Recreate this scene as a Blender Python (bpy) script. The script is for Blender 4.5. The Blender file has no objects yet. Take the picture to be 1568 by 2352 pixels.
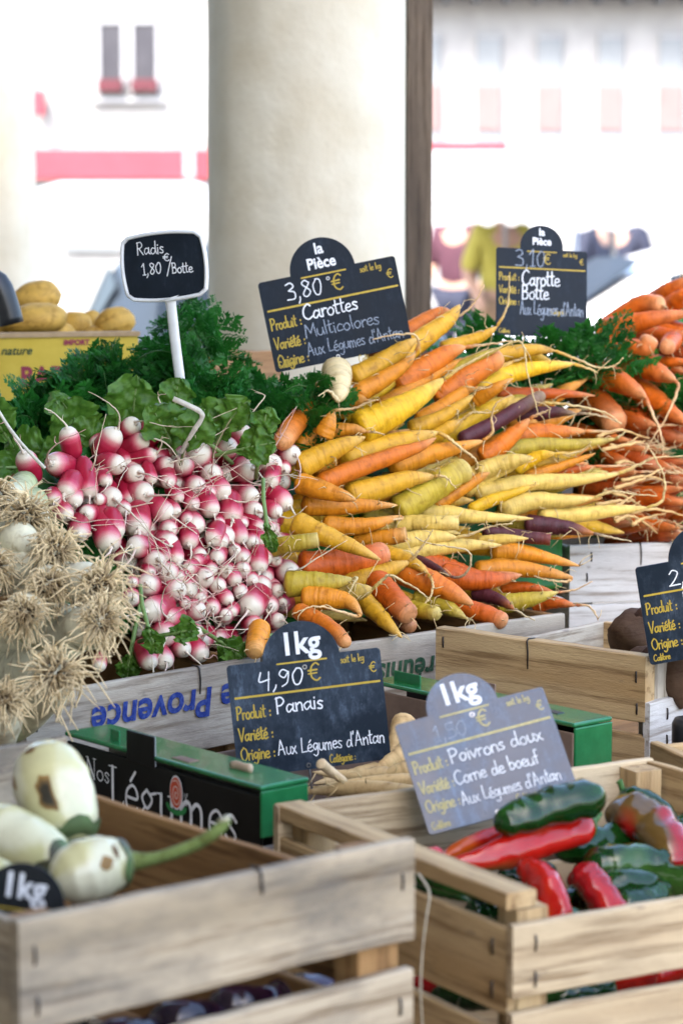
import bpy, bmesh, math, random
import numpy as np
from mathutils import Vector, Matrix, Euler, noise

rnd = random.Random(7)
SC = bpy.context.scene
COL = SC.collection
R = math.radians

# ---------------------------------------------------------------- camera, world, sun, exposure
F = 5553.0                       # focal length in units of a 1568 x 2352 picture (85 mm on a 36 mm high sensor)
CAMZ = 1.55
PITCH = math.atan((1176 - 520) / F)
cd = bpy.data.cameras.new('camera'); cam = bpy.data.objects.new('camera', cd); COL.objects.link(cam)
cd.sensor_fit = 'VERTICAL'; cd.sensor_height = 36; cd.sensor_width = 24; cd.lens = 85
cd.clip_start = 0.05; cd.clip_end = 500
cam.location = (0, 0, CAMZ); cam.rotation_euler = (R(90) - PITCH, 0, 0)
cd.dof.use_dof = True; cd.dof.focus_distance = 2.5; cd.dof.aperture_fstop = 7.6
SC.camera = cam

SUN_EL, SUN_AZ = R(50), R(205)   # azimuth measured clockwise from +Y: the sun stands behind the viewer
w = bpy.data.worlds.new('World'); SC.world = w; w.use_nodes = True
nt = w.node_tree; bg = nt.nodes['Background']
sky = nt.nodes.new('ShaderNodeTexSky'); sky.sky_type = 'NISHITA'; sky.sun_disc = False
sky.sun_elevation = SUN_EL; sky.sun_rotation = SUN_AZ; sky.dust_density = 3.2; sky.air_density = 0.9; sky.ozone_density = 0.0
nt.links.new(sky.outputs[0], bg.inputs[0]); bg.inputs[1].default_value = 0.15
sl = bpy.data.lights.new('sun', 'SUN'); so = bpy.data.objects.new('sun', sl); COL.objects.link(so)
sl.energy = 1.2; sl.angle = R(12); sl.color = (1, 0.96, 0.86)
sd = Vector((math.sin(SUN_AZ) * math.cos(SUN_EL), math.cos(SUN_AZ) * math.cos(SUN_EL), math.sin(SUN_EL)))
so.rotation_euler = sd.to_track_quat('Z', 'Y').to_euler(); so.location = sd * 30
SC.view_settings.view_transform = 'Standard'; SC.view_settings.look = 'None'
SC.view_settings.exposure = 2.82; SC.view_settings.gamma = 1.0
SC.render.engine = 'CYCLES'
SC.cycles.use_denoising = True
SC.cycles.max_bounces = 6; SC.cycles.diffuse_bounces = 1; SC.cycles.glossy_bounces = 4
SC.cycles.sample_clamp_indirect = 8.0

CP, SP = math.cos(PITCH), math.sin(PITCH)
def ray(px, py):
    a, b = (px - 784) / F, -(py - 1176) / F
    return Vector((a, CP + b * SP, -SP + b * CP))
def at(px, py, Y):
    d = ray(px, py); return Vector((0, 0, CAMZ)) + d * (Y / d.y)
def atz(px, py, z):
    d = ray(px, py); return Vector((0, 0, CAMZ)) + d * ((z - CAMZ) / d.z)
def proj(p):
    v = Vector(p) - Vector((0, 0, CAMZ)); dep = v.y * CP - v.z * SP; up = v.y * SP + v.z * CP
    return 784 + F * v.x / dep, 1176 - F * up / dep

# ---------------------------------------------------------------- helpers
class MB:
    def __init__(s): s.v = []; s.f = []; s.c = []; s.a = []
    def add(s, verts, faces, col=None, al=None):
        o = len(s.v); s.v += [tuple(p) for p in verts]; s.f += [tuple(i + o for i in f) for f in faces]
        n = len(verts)
        if col is None: s.c += [(1, 1, 1)] * n
        elif isinstance(col, list): s.c += col
        else: s.c += [col] * n
        s.a += (al if isinstance(al, list) else [al or 0.0] * n)
    def build(s, name, mat, parent=None, loc=None, smooth=True, mw=None):
        me = bpy.data.meshes.new(name)
        L = Vector(loc) if loc is not None else Vector((0, 0, 0))
        me.from_pydata([(p[0] - L.x, p[1] - L.y, p[2] - L.z) for p in s.v], [], s.f)
        ca = me.color_attributes.new('Col', 'FLOAT_COLOR', 'POINT')
        ca.data.foreach_set('color', np.array([(c[0], c[1], c[2], 1.0) for c in s.c], dtype=np.float32).ravel())
        fa = me.attributes.new('along', 'FLOAT', 'POINT'); fa.data.foreach_set('value', np.array(s.a, dtype=np.float32))
        if smooth: me.polygons.foreach_set('use_smooth', [True] * len(me.polygons))
        me.update()
        return link(name, me, mat, parent, L, mw)
def link(name, me, mat, parent=None, L=(0, 0, 0), mw=None):
    o = bpy.data.objects.new(name, me); COL.objects.link(o)
    if mat is not None:
        if len(me.materials) == 0: me.materials.append(mat)
    if mw is not None: o.matrix_world = mw
    else: o.location = L
    if parent is not None: attach(o, parent)
    return o
def wm(o):
    return (wm(o.parent) if o.parent else Matrix.Identity(4)) @ o.matrix_basis
def attach(o, parent):
    m = wm(o); o.parent = parent
    o.matrix_basis = wm(parent).inverted() @ m
def tag(o, label=None, cat=None, group=None, kind=None):
    if label: o['label'] = label
    if cat: o['category'] = cat
    if group: o['group'] = group
    if kind: o['kind'] = kind
    return o
def empty(name, loc, label, cat, group=None):
    o = bpy.data.objects.new(name, None); COL.objects.link(o); o.location = loc; o.empty_display_size = .02
    return tag(o, label, cat, group)

def cr(pts, n):
    """Catmull-Rom through pts, n samples"""
    P = [Vector(p) for p in pts]
    if len(P) == 2: return [P[0].lerp(P[1], i / (n - 1)) for i in range(n)]
    P = [P[0] * 2 - P[1]] + P + [P[-1] * 2 - P[-2]]
    m = len(P) - 3; out = []
    for i in range(n):
        u = i / (n - 1) * m; k = min(int(u), m - 1); t = u - k
        a, b, c, d = P[k:k + 4]
        out.append(0.5 * ((2 * b) + (c - a) * t + (2 * a - 5 * b + 4 * c - d) * t * t + (3 * b - a - 3 * c + d) * t ** 3))
    return out
def sweep(mb, pts, rad, seg=10, cols=None, al=None, lump=0.0, seed=0.0, sx=1.0):
    """tube along pts"""
    n = len(pts); t0 = (pts[1] - pts[0]).normalized()
    up = Vector((0, 0, 1)) if abs(t0.z) < .9 else Vector((1, 0, 0))
    nx = t0.cross(up).normalized(); V = []; C = []; A = []
    for i in range(n):
        t = (pts[min(i + 1, n - 1)] - pts[max(i - 1, 0)])
        if t.length < 1e-9: t = t0.copy()
        t.normalize()
        nx = (nx - t * nx.dot(t))
        if nx.length < 1e-6: nx = t.orthogonal()
        nx.normalize(); ny = t.cross(nx)
        for k in range(seg):
            a = 2 * math.pi * k / seg; r = rad[i]
            if lump: r *= 1 + lump * noise.noise(Vector((math.cos(a) * 1.2 + seed, math.sin(a) * 1.2, i * .35 + seed)))
            V.append(pts[i] + nx * (math.cos(a) * r * sx) + ny * (math.sin(a) * r))
            C.append(cols[i] if cols else (1, 1, 1)); A.append(al[i] if al else i / (n - 1))
    Fc = []
    for i in range(n - 1):
        for k in range(seg):
            k2 = (k + 1) % seg
            Fc.append((i * seg + k, i * seg + k2, (i + 1) * seg + k2, (i + 1) * seg + k))
    Fc.append(tuple(range(seg - 1, -1, -1))); Fc.append(tuple((n - 1) * seg + k for k in range(seg)))
    mb.add(V, Fc, C, A)
def box(mb, c, s, col=None):
    x, y, z = s[0] / 2, s[1] / 2, s[2] / 2
    V = [(c[0] + a * x, c[1] + b * y, c[2] + d * z) for a in (-1, 1) for b in (-1, 1) for d in (-1, 1)]
    mb.add(V, [(0, 1, 3, 2), (4, 6, 7, 5), (0, 4, 5, 1), (2, 3, 7, 6), (0, 2, 6, 4), (1, 5, 7, 3)], col)

# ---------------------------------------------------------------- materials
def newmat(name):
    m = bpy.data.materials.new(name); m.use_nodes = True
    return m, m.node_tree, m.node_tree.nodes['Principled BSDF']
def ramp(nt, stops):
    r = nt.nodes.new('ShaderNodeValToRGB'); e = r.color_ramp.elements
    while len(e) < len(stops): e.new(.5)
    for i, (p, c) in enumerate(stops):
        e[i].position = p; e[i].color = (*c, 1) if not isinstance(c, float) else (c, c, c, 1)
    return r
def tex(nt, scale, detail=4, rough=.6, vec=None, stretch=None):
    n = nt.nodes.new('ShaderNodeTexNoise'); n.inputs['Scale'].default_value = scale
    n.inputs['Detail'].default_value = detail; n.inputs['Roughness'].default_value = rough
    tc = nt.nodes.new('ShaderNodeTexCoord'); src = vec or tc.outputs['Object']
    oi = nt.nodes.new('ShaderNodeObjectInfo'); ad = nt.nodes.new('ShaderNodeVectorMath'); ad.operation = 'ADD'
    mu = nt.nodes.new('ShaderNodeMath'); mu.operation = 'MULTIPLY'; mu.inputs[1].default_value = 37.0
    nt.links.new(oi.outputs['Random'], mu.inputs[0]); nt.links.new(mu.outputs[0], ad.inputs[1])
    if stretch:
        mp = nt.nodes.new('ShaderNodeMapping'); mp.inputs['Scale'].default_value = stretch
        nt.links.new(src, mp.inputs[0]); src = mp.outputs[0]
    nt.links.new(src, ad.inputs[0]); nt.links.new(ad.outputs[0], n.inputs['Vector'])
    return n
def mixc(nt, fac, a, b, mode='MIX'):
    m = nt.nodes.new('ShaderNodeMix'); m.data_type = 'RGBA'; m.blend_type = mode
    for s, i in ((fac, 0), (a, 6), (b, 7)):
        if hasattr(s, 'is_linked') or hasattr(s, 'links'): nt.links.new(s, m.inputs[i])
        elif i == 0: m.inputs[0].default_value = s
        else: m.inputs[i].default_value = (*s, 1)
    return m.outputs[2]
def bump(nt, bs, h, st, dist=.001):
    b = nt.nodes.new('ShaderNodeBump'); b.inputs['Strength'].default_value = st; b.inputs['Distance'].default_value = dist
    nt.links.new(h, b.inputs['Height']); nt.links.new(b.outputs[0], bs.inputs['Normal'])
def nmat(name, c1, c2, scale=40, rough=.5, bst=.2, stretch=None, lo=.35, hi=.65, spec=.5, bd=.001, metal=0, coat=0):
    m, nt, bs = newmat(name)
    n = tex(nt, scale, 5, .6, None, stretch); r = ramp(nt, [(lo, c1), (hi, c2)])
    nt.links.new(n.outputs[0], r.inputs[0]); nt.links.new(r.outputs[0], bs.inputs['Base Color'])
    bs.inputs['Roughness'].default_value = rough; bs.inputs['Specular IOR Level'].default_value = spec
    bs.inputs['Metallic'].default_value = metal; bs.inputs['Coat Weight'].default_value = coat
    if bst: bump(nt, bs, n.outputs[0], bst, bd)
    return m
def wood(name, light, dark, stain, knots=.3, rough=.75, grey=.45):
    """sawn poplar: grain runs along the local X of each board"""
    m, nt, bs = newmat(name)
    g = tex(nt, 1, 6, .65, None, (6, 120, 120)); g2 = tex(nt, 1, 3, .5, None, (1.5, 28, 28))
    s = tex(nt, 14, 5, .65, None, (.6, 1.4, 1.4)); f = tex(nt, 900, 2, .6, None, (.15, 1, 1))
    r1 = ramp(nt, [(.36, dark), (.58, light)]); nt.links.new(g2.outputs[0], r1.inputs[0])
    r2 = ramp(nt, [(.36, (.42, .36, .30)), (.50, (1, 1, 1))]); nt.links.new(g.outputs[0], r2.inputs[0])
    c = mixc(nt, .95, r1.outputs[0], r2.outputs[0], 'MULTIPLY')
    rs = ramp(nt, [(.42, 0.0), (.70, 1.0)]); nt.links.new(s.outputs[0], rs.inputs[0])
    mg = nt.nodes.new('ShaderNodeMath'); mg.operation = 'MULTIPLY'; mg.inputs[1].default_value = grey
    nt.links.new(rs.outputs[0], mg.inputs[0])
    c = mixc(nt, mg.outputs[0], c, stain)
    k = tex(nt, 9, 1, .3, None, (.5, 1.3, 1.3)); rk = ramp(nt, [(.70, 0.0), (.76, 1.0)]); nt.links.new(k.outputs[0], rk.inputs[0])
    mk = nt.nodes.new('ShaderNodeMath'); mk.operation = 'MULTIPLY'; mk.inputs[1].default_value = knots
    nt.links.new(rk.outputs[0], mk.inputs[0]); c = mixc(nt, mk.outputs[0], c, (.10, .055, .028))
    # small dark specks and scratches
    sp = tex(nt, 60, 3, .7, None, (.35, 1, 1)); rp = ramp(nt, [(.66, 0.0), (.74, .55)]); nt.links.new(sp.outputs[0], rp.inputs[0])
    c = mixc(nt, rp.outputs[0], c, (.13, .10, .08))
    nt.links.new(c, bs.inputs['Base Color']); bs.inputs['Roughness'].default_value = rough
    bs.inputs['Specular IOR Level'].default_value = .3
    ad = nt.nodes.new('ShaderNodeMath'); ad.operation = 'ADD'
    nt.links.new(g.outputs[0], ad.inputs[0]); nt.links.new(f.outputs[0], ad.inputs[1])
    bump(nt, bs, ad.outputs[0], .45, .0012)
    return m
M = {}
M['wood_grey'] = wood('weathered_poplar', (.47, .38, .26), (.32, .25, .16), (.125, .11, .09), .5, grey=.9)
M['wood_pale'] = wood('pale_poplar', (.58, .455, .285), (.44, .32, .185), (.30, .225, .14), .3, grey=.55)
M['wood_new'] = wood('fresh_poplar', (.54, .385, .20), (.41, .265, .12), (.34, .23, .12), .2, grey=.4)
M['wood_white'] = wood('whitened_poplar', (.47, .41, .32), (.35, .29, .22), (.20, .165, .13), .3, grey=.8)
M['wood_chalk'] = wood('chalky_white_board', (.60, .58, .54), (.50, .47, .43), (.38, .35, .32), .15, grey=.5)
M['wood_brown'] = wood('brown_board', (.34, .185, .07), (.22, .11, .038), (.14, .075, .03), .8, grey=.4)
M['wood_post'] = wood('dark_post', (.17, .125, .085), (.105, .075, .05), (.06, .046, .036), .7, grey=.5)
M['wood_orange'] = wood('orange_crate_wood', (.5, .28, .13), (.4, .2, .08), (.3, .16, .07), .3)
M['staple'] = nmat('staple_wire', (.03, .027, .025), (.07, .06, .055), 200, .45, 0, metal=.7)
M['plastic_white'] = nmat('white_plastic', (.72, .72, .70), (.80, .80, .78), 60, .35, .05)
M['black_plastic'] = nmat('black_plastic', (.012, .012, .013), (.02, .02, .021), 60, .35, .05)
M['wire'] = nmat('steel_wire', (.4, .4, .4), (.5, .5, .5), 90, .3, 0, metal=1)
def flat(name, c, rough=.6, spec=.4, emis=None):
    return nmat(name, tuple(x * .92 for x in c), tuple(min(1, x * 1.06) for x in c), 80, rough, 0, spec=spec)
M['chalk'] = nmat('chalk_ink', (.62, .64, .66), (.85, .86, .86), 900, .8, 0, spec=.1, lo=.3, hi=.5)
M['chalk_faint'] = nmat('worn_chalk_ink', (.10, .14, .2), (.42, .46, .52), 700, .8, 0, spec=.1, lo=.36, hi=.62)
M['yellow_print'] = nmat('yellow_print', (.46, .32, .035), (.52, .37, .05), 200, .5, 0, spec=.3)
M['yellow_worn'] = nmat('worn_yellow_print', (.40, .34, .12), (.56, .48, .2), 300, .5, 0, spec=.3)
M['white_print'] = flat('white_print', (.8, .8, .8))
M['blue_print'] = nmat('blue_stencil', (.012, .028, .17), (.05, .08, .25), 260, .7, 0, spec=.2, lo=.42, hi=.66)
M['green_print'] = nmat('green_stencil', (.012, .05, .022), (.05, .09, .05), 260, .7, 0, spec=.2, lo=.42, hi=.66)
def slate(name, base, smear, amt, rough):
    m, nt, bs = newmat(name)
    n = tex(nt, 22, 7, .7, None, (1.0, .75, 1)); n2 = tex(nt, 140, 5, .75, None, (1, .35, 1)); n3 = tex(nt, 320, 3, .6)
    r = ramp(nt, [(.42, 0.0), (.78, amt)]); nt.links.new(n.outputs[0], r.inputs[0])
    r2 = ramp(nt, [(.50, .25), (.72, 1.0)]); nt.links.new(n2.outputs[0], r2.inputs[0])
    mu = nt.nodes.new('ShaderNodeMath'); mu.operation = 'MULTIPLY'; nt.links.new(r.outputs[0], mu.inputs[0]); nt.links.new(r2.outputs[0], mu.inputs[1])
    rb = ramp(nt, [(.68, 0.0), (.72, .45)]); nt.links.new(n3.outputs[0], rb.inputs[0])
    ad = nt.nodes.new('ShaderNodeMath'); ad.operation = 'ADD'; ad.use_clamp = True
    m2 = nt.nodes.new('ShaderNodeMath'); m2.operation = 'MULTIPLY'; nt.links.new(rb.outputs[0], m2.inputs[0]); nt.links.new(r.outputs[0], m2.inputs[1])
    nt.links.new(mu.outputs[0], ad.inputs[0]); nt.links.new(m2.outputs[0], ad.inputs[1])
    nt.links.new(mixc(nt, ad.outputs[0], base, smear), bs.inputs['Base Color'])
    rr = ramp(nt, [(.3, rough), (.7, rough + .22)]); nt.links.new(n.outputs[0], rr.inputs[0]); nt.links.new(rr.outputs[0], bs.inputs['Roughness'])
    bs.inputs['Specular IOR Level'].default_value = .5 if 'glossy' in name else .25
    return m
M['slate'] = slate('slate_panel', (.0032, .0105, .021), (.19, .25, .33), .9, .45)
M['slate_clean'] = slate('clean_slate_panel', (.003, .0075, .014), (.07, .095, .135), .5, .5)
M['slate_glossy'] = slate('glossy_slate_panel', (.008, .026, .060), (.22, .36, .56), 1.0, .16)  # bluer, paler tones paint part of the sky glare into the panel
M['slate_black'] = slate('black_slate_panel', (.006, .007, .008), (.05, .055, .06), .6, .5)

def attr_skin(name, rough, rings, spot=(.25, .12, .03), spec=.45, sss=0.0, bst=.35, spots=.35, mott=1.0):
    """vegetable skin: colour from the mesh's own colour attribute, growth rings and spots from noise"""
    spots = float(spots); m, nt, bs = newmat(name)
    at_ = nt.nodes.new('ShaderNodeAttribute'); at_.attribute_name = 'Col'
    al = nt.nodes.new('ShaderNodeAttribute'); al.attribute_name = 'along'
    n = tex(nt, 70, 5, .65); r = ramp(nt, [(.32, (.66, .58, .46)), (.46, (.95, .93, .9)), (.66, (1.12, 1.1, 1.05))]); nt.links.new(n.outputs[0], r.inputs[0])
    c = mixc(nt, mott, at_.outputs['Color'], r.outputs[0], 'MULTIPLY')
    s = tex(nt, 210, 3, .6); rs = ramp(nt, [(.66, 0.0), (.73, spots)]); nt.links.new(s.outputs[0], rs.inputs[0])
    c = mixc(nt, rs.outputs[0], c, spot)
    cm = nt.nodes.new('ShaderNodeCombineXYZ'); mu = nt.nodes.new('ShaderNodeMath'); mu.operation = 'MULTIPLY'; mu.inputs[1].default_value = rings
    nt.links.new(al.outputs['Fac'], mu.inputs[0]); nt.links.new(mu.outputs[0], cm.inputs[0])
    tcx = nt.nodes.new('ShaderNodeTexCoord'); sc = nt.nodes.new('ShaderNodeVectorMath'); sc.operation = 'SCALE'; sc.inputs['Scale'].default_value = 30
    nt.links.new(tcx.outputs['Object'], sc.inputs[0]); ad0 = nt.nodes.new('ShaderNodeVectorMath'); nt.links.new(sc.outputs[0], ad0.inputs[0]); nt.links.new(cm.outputs[0], ad0.inputs[1])
    rg = tex(nt, 1.0, 3, .6, ad0.outputs[0])
    rr = ramp(nt, [(.56, 0.0), (.68, .5 * mott)]); nt.links.new(rg.outputs[0], rr.inputs[0])
    dk = mixc(nt, 1.0, c, (.62, .5, .4), 'MULTIPLY'); c = mixc(nt, rr.outputs[0], c, dk)
    nt.links.new(c, bs.inputs['Base Color'])
    ad = nt.nodes.new('ShaderNodeMath'); ad.operation = 'ADD'; nt.links.new(rg.outputs[0], ad.inputs[0]); nt.links.new(n.outputs[0], ad.inputs[1])
    bump(nt, bs, ad.outputs[0], bst, .0012)
    bs.inputs['Roughness'].default_value = rough; bs.inputs['Specular IOR Level'].default_value = spec
    if sss:
        bs.inputs['Subsurface Weight'].default_value = sss; bs.inputs['Subsurface Radius'].default_value = (.006, .003, .0015); bs.inputs['Subsurface Scale'].default_value = 1.0
    return m
M['carrot'] = attr_skin('carrot_skin', .46, 40, spec=.32, bst=.9)
M['root'] = attr_skin('dry_root', .7, 30, spec=.2)
M['parsnip'] = attr_skin('parsnip_skin', .6, 40, spec=.25)
M['potato'] = attr_skin('potato_skin', .6, 8, (.2, .1, .03), .3)
M['beet'] = attr_skin('beet_skin', .75, 14, (.03, .015, .01), .25, bst=.8, spots=.7)
M['pepper'] = attr_skin('pepper_skin', .09, 5, (.02, .05, .005), .45, bst=.10, spots=0.0, mott=.35)
M['eggplant_white'] = attr_skin('white_eggplant_skin', .20, 6, (.30, .16, .05), .5, bst=.04, spots=.12, mott=.25)
M['stalk'] = attr_skin('green_stalk', .5, 24, (.05, .06, .02), .35)
M['radish_root'] = attr_skin('radish_rootlet', .55, 20, (.6, .5, .38), .3, spots=.1)
def radish_mat():
    m, nt, bs = newmat('radish_skin')
    al = nt.nodes.new('ShaderNodeAttribute'); al.attribute_name = 'along'
    oi = nt.nodes.new('ShaderNodeObjectInfo')
    n = tex(nt, 160, 4, .7, None, (1, 1, .35)); n0 = tex(nt, 60, 3, .5)
    a = nt.nodes.new('ShaderNodeMath'); a.operation = 'MULTIPLY_ADD'; a.inputs[1].default_value = .55; nt.links.new(n.outputs[0], a.inputs[0]); nt.links.new(al.outputs['Fac'], a.inputs[2])
    b = nt.nodes.new('ShaderNodeMath'); b.operation = 'MULTIPLY_ADD'; b.inputs[1].default_value = .22; nt.links.new(oi.outputs['Random'], b.inputs[0]); nt.links.new(a.outputs[0], b.inputs[2])
    r = ramp(nt, [(.46, (.40, .012, .038)), (.58, (.54, .04, .085)), (.72, (.66, .22, .22)), (.86, (.76, .66, .50)), (1.0, (.80, .72, .55))])
    e = r.color_ramp; nt.links.new(b.outputs[0], r.inputs[0])
    mp = nt.nodes.new('ShaderNodeMath'); mp.operation = 'MULTIPLY'; mp.inputs[1].default_value = .70
    nt.links.new(b.outputs[0], mp.inputs[0]); nt.links.new(mp.outputs[0], r.inputs[0])
    r2 = ramp(nt, [(.35, (.86, .82, .8)), (.6, (1, 1, 1))]); nt.links.new(n0.outputs[0], r2.inputs[0])
    nt.links.new(mixc(nt, 1, r.outputs[0], r2.outputs[0], 'MULTIPLY'), bs.inputs['Base Color'])
    bs.inputs['Roughness'].default_value = .3; bs.inputs['Specular IOR Level'].default_value = .5
    bump(nt, bs, n.outputs[0], .10, .0006)
    return m
M['radish'] = radish_mat()
def leafmat(name, c1, c2, rough=.45, trans=.25, scale=60):
    m, nt, bs = newmat(name)
    n = tex(nt, scale, 4, .6); r = ramp(nt, [(.3, c1), (.7, c2)]); nt.links.new(n.outputs[0], r.inputs[0])
    nt.links.new(r.outputs[0], bs.inputs['Base Color']); bs.inputs['Roughness'].default_value = rough
    bs.inputs['Specular IOR Level'].default_value = .4
    tr = nt.nodes.new('ShaderNodeBsdfTranslucent'); nt.links.new(r.outputs[0], tr.inputs[0])
    mx = nt.nodes.new('ShaderNodeMixShader'); mx.inputs[0].default_value = trans
    nt.links.new(bs.outputs[0], mx.inputs[1]); nt.links.new(tr.outputs[0], mx.inputs[2])
    nt.links.new(mx.outputs[0], nt.nodes['Material Output'].inputs[0]); bump(nt, bs, n.outputs[0], .3, .002)
    return m
M['fern'] = leafmat('carrot_frond', (.009, .085, .014), (.035, .21, .022), .4, .35, 25)
M['fern_stem'] = leafmat('frond_stem', (.05, .13, .03), (.10, .2, .05), .5, .1)
M['radish_leaf'] = leafmat('radish_leaf', (.050, .145, .012), (.14, .29, .035), .42, .4, 80)
M['leaf_vein'] = leafmat('leaf_vein', (.13, .22, .05), (.22, .32, .10), .5, .1)
# ---------------------------------------------------------------- setting: ground, hall, buildings
def quad_ground():
    mb = MB(); mb.add([(-120, -40, 0), (120, -40, 0), (120, 160, 0), (-120, 160, 0)], [(0, 1, 2, 3)])
    m, nt, bs = newmat('paving'); n = tex(nt, .6, 6, .6); br = nt.nodes.new('ShaderNodeTexBrick')
    tc = nt.nodes.new('ShaderNodeTexCoord'); nt.links.new(tc.outputs['Object'], br.inputs['Vector'])
    br.inputs['Scale'].default_value = 1.6; br.inputs['Mortar Size'].default_value = .012
    br.inputs['Color1'].default_value = (.24, .23, .21, 1); br.inputs['Color2'].default_value = (.19, .18, .165, 1); br.inputs['Mortar'].default_value = (.16, .15, .14, 1)
    r = ramp(nt, [(.3, (.75, .75, .75)), (.7, (1, 1, 1))]); nt.links.new(n.outputs[0], r.inputs[0])
    nt.links.new(mixc(nt, 1, br.outputs[0], r.outputs[0], 'MULTIPLY'), bs.inputs['Base Color']); bs.inputs['Roughness'].default_value = .8
    o = mb.build('ground', m, smooth=False); tag(o, kind='structure')
quad_ground()
M['plaster_hall'] = nmat('hall_plaster', (.72, .62, .45), (.82, .74, .58), 9, .9, .55, lo=.3, hi=.7, bd=.012, spec=.2)
M['plaster_white'] = nmat('white_facade_plaster', (.30, .30, .30), (.35, .35, .345), 3, .9, .2, bd=.01, spec=.2)
M['plaster_pale'] = nmat('pale_facade_plaster', (.30, .30, .305), (.35, .35, .355), 3, .9, .2, bd=.01, spec=.2)
M['ceiling'] = nmat('ceiling_boards', (.42, .36, .28), (.52, .46, .37), 5, .8, .2, spec=.2)
mb = MB(); box(mb, (-4.85, 0.2, 3.45), (10.0, 9.0, .18)); tag(mb.build('ceiling', M['ceiling'], smooth=False), kind='structure')  # unseen roof, its extent shaped to shade the stall and admit sky light
mb = MB(); box(mb, (-1.95, 1.0, 1.68), (.2, 10.0, 3.36)); tag(mb.build('wall', M['ceiling'], smooth=False), kind='structure')  # unseen partition added to block light from the left
mb = MB(); box(mb, (-.9, -4.15, 1.68), (1.8, .3, 3.36)); tag(mb.build('wall', M['ceiling'], smooth=False), kind='structure')  # unseen wall added behind the camera to cut the front fill light

def column(px, Y, rad, name, label, z1=3.4, seed=0, capl=True):
    c = at(px, 900, Y); mb = MB(); pts = []; n = 60
    seg = 48; V = []; Fc = []
    for i in range(n + 1):
        z = z1 * i / n; r0 = rad * (1 - .02 * z / z1)
        for k in range(seg):
            a = 2 * math.pi * k / seg
            r = r0 + .006 * noise.noise(Vector((math.cos(a) * 2 + seed, math.sin(a) * 2, z * 3))) + .0036 * noise.noise(Vector((math.cos(a) * 7, math.sin(a) * 7 + seed, z * 11)))
            V.append((c.x + math.cos(a) * r, c.y + math.sin(a) * r, z))
    for i in range(n):
        for k in range(seg):
            k2 = (k + 1) % seg; Fc.append((i * seg + k, i * seg + k2, (i + 1) * seg + k2, (i + 1) * seg + k))
    mb.add(V, Fc); o = mb.build(name, M['plaster_hall'], loc=(c.x, c.y, 0)); tag(o, label, 'column')
    return o
column(707, 4.4, .181, 'plaster_column', 'thick round cream plastered column standing behind the carrots')
column(2, 6.0, .095, 'plaster_column', 'slim pale blurred column at the left edge behind the potatoes', seed=4)

def postobj():
    c = at(960, 500, 4.0); s = 56 * 4.0 / F
    mb = MB(); V = []; n = 24
    for i in range(n + 1):
        z = 3.35 * i / n
        for (a, b) in ((-1, -1), (1, -1), (1, 1), (-1, 1)):
            V.append((z, a * s / 2 + .0012 * noise.noise(Vector((a, b, z * 4))), b * s / 2 + .0012 * noise.noise(Vector((b + 5, a, z * 4)))))
    Fc = [(i * 4 + k, i * 4 + (k + 1) % 4, i * 4 + 4 + (k + 1) % 4, i * 4 + 4 + k) for i in range(n) for k in range(4)] + [(3, 2, 1, 0), (n * 4, n * 4 + 1, n * 4 + 2, n * 4 + 3)]
    mb.add(V, Fc)
    mw = Matrix.Translation((c.x, c.y, 0)) @ Matrix.Rotation(R(4), 4, 'Z') @ Matrix.Rotation(R(-90), 4, 'Y')
    o = mb.build('wooden_post', M['wood_post'], smooth=False, mw=mw)
    tag(o, 'thin dark brown wooden post rising in front of the cream column', 'post')
    m2 = MB()
    for zz, xx, ln in ((1.23, -.004, .03), (1.255, .008, .018), (1.14, .006, .02)):
        sweep(m2, cr([(zz, xx - .012, s / 2 + .0012), (zz + .002, xx, s / 2 + .003), (zz + .001, xx + .012, s / 2 + .0012)], 6), [.0012, .0022, .0026, .0022, .0016, .0008], 6)
    p = m2.build('torn_splinter', nmat('splinter', (.3, .2, .13), (.42, .3, .2), 90, .8, 0), mw=mw); attach(p, o)
postobj()

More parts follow.
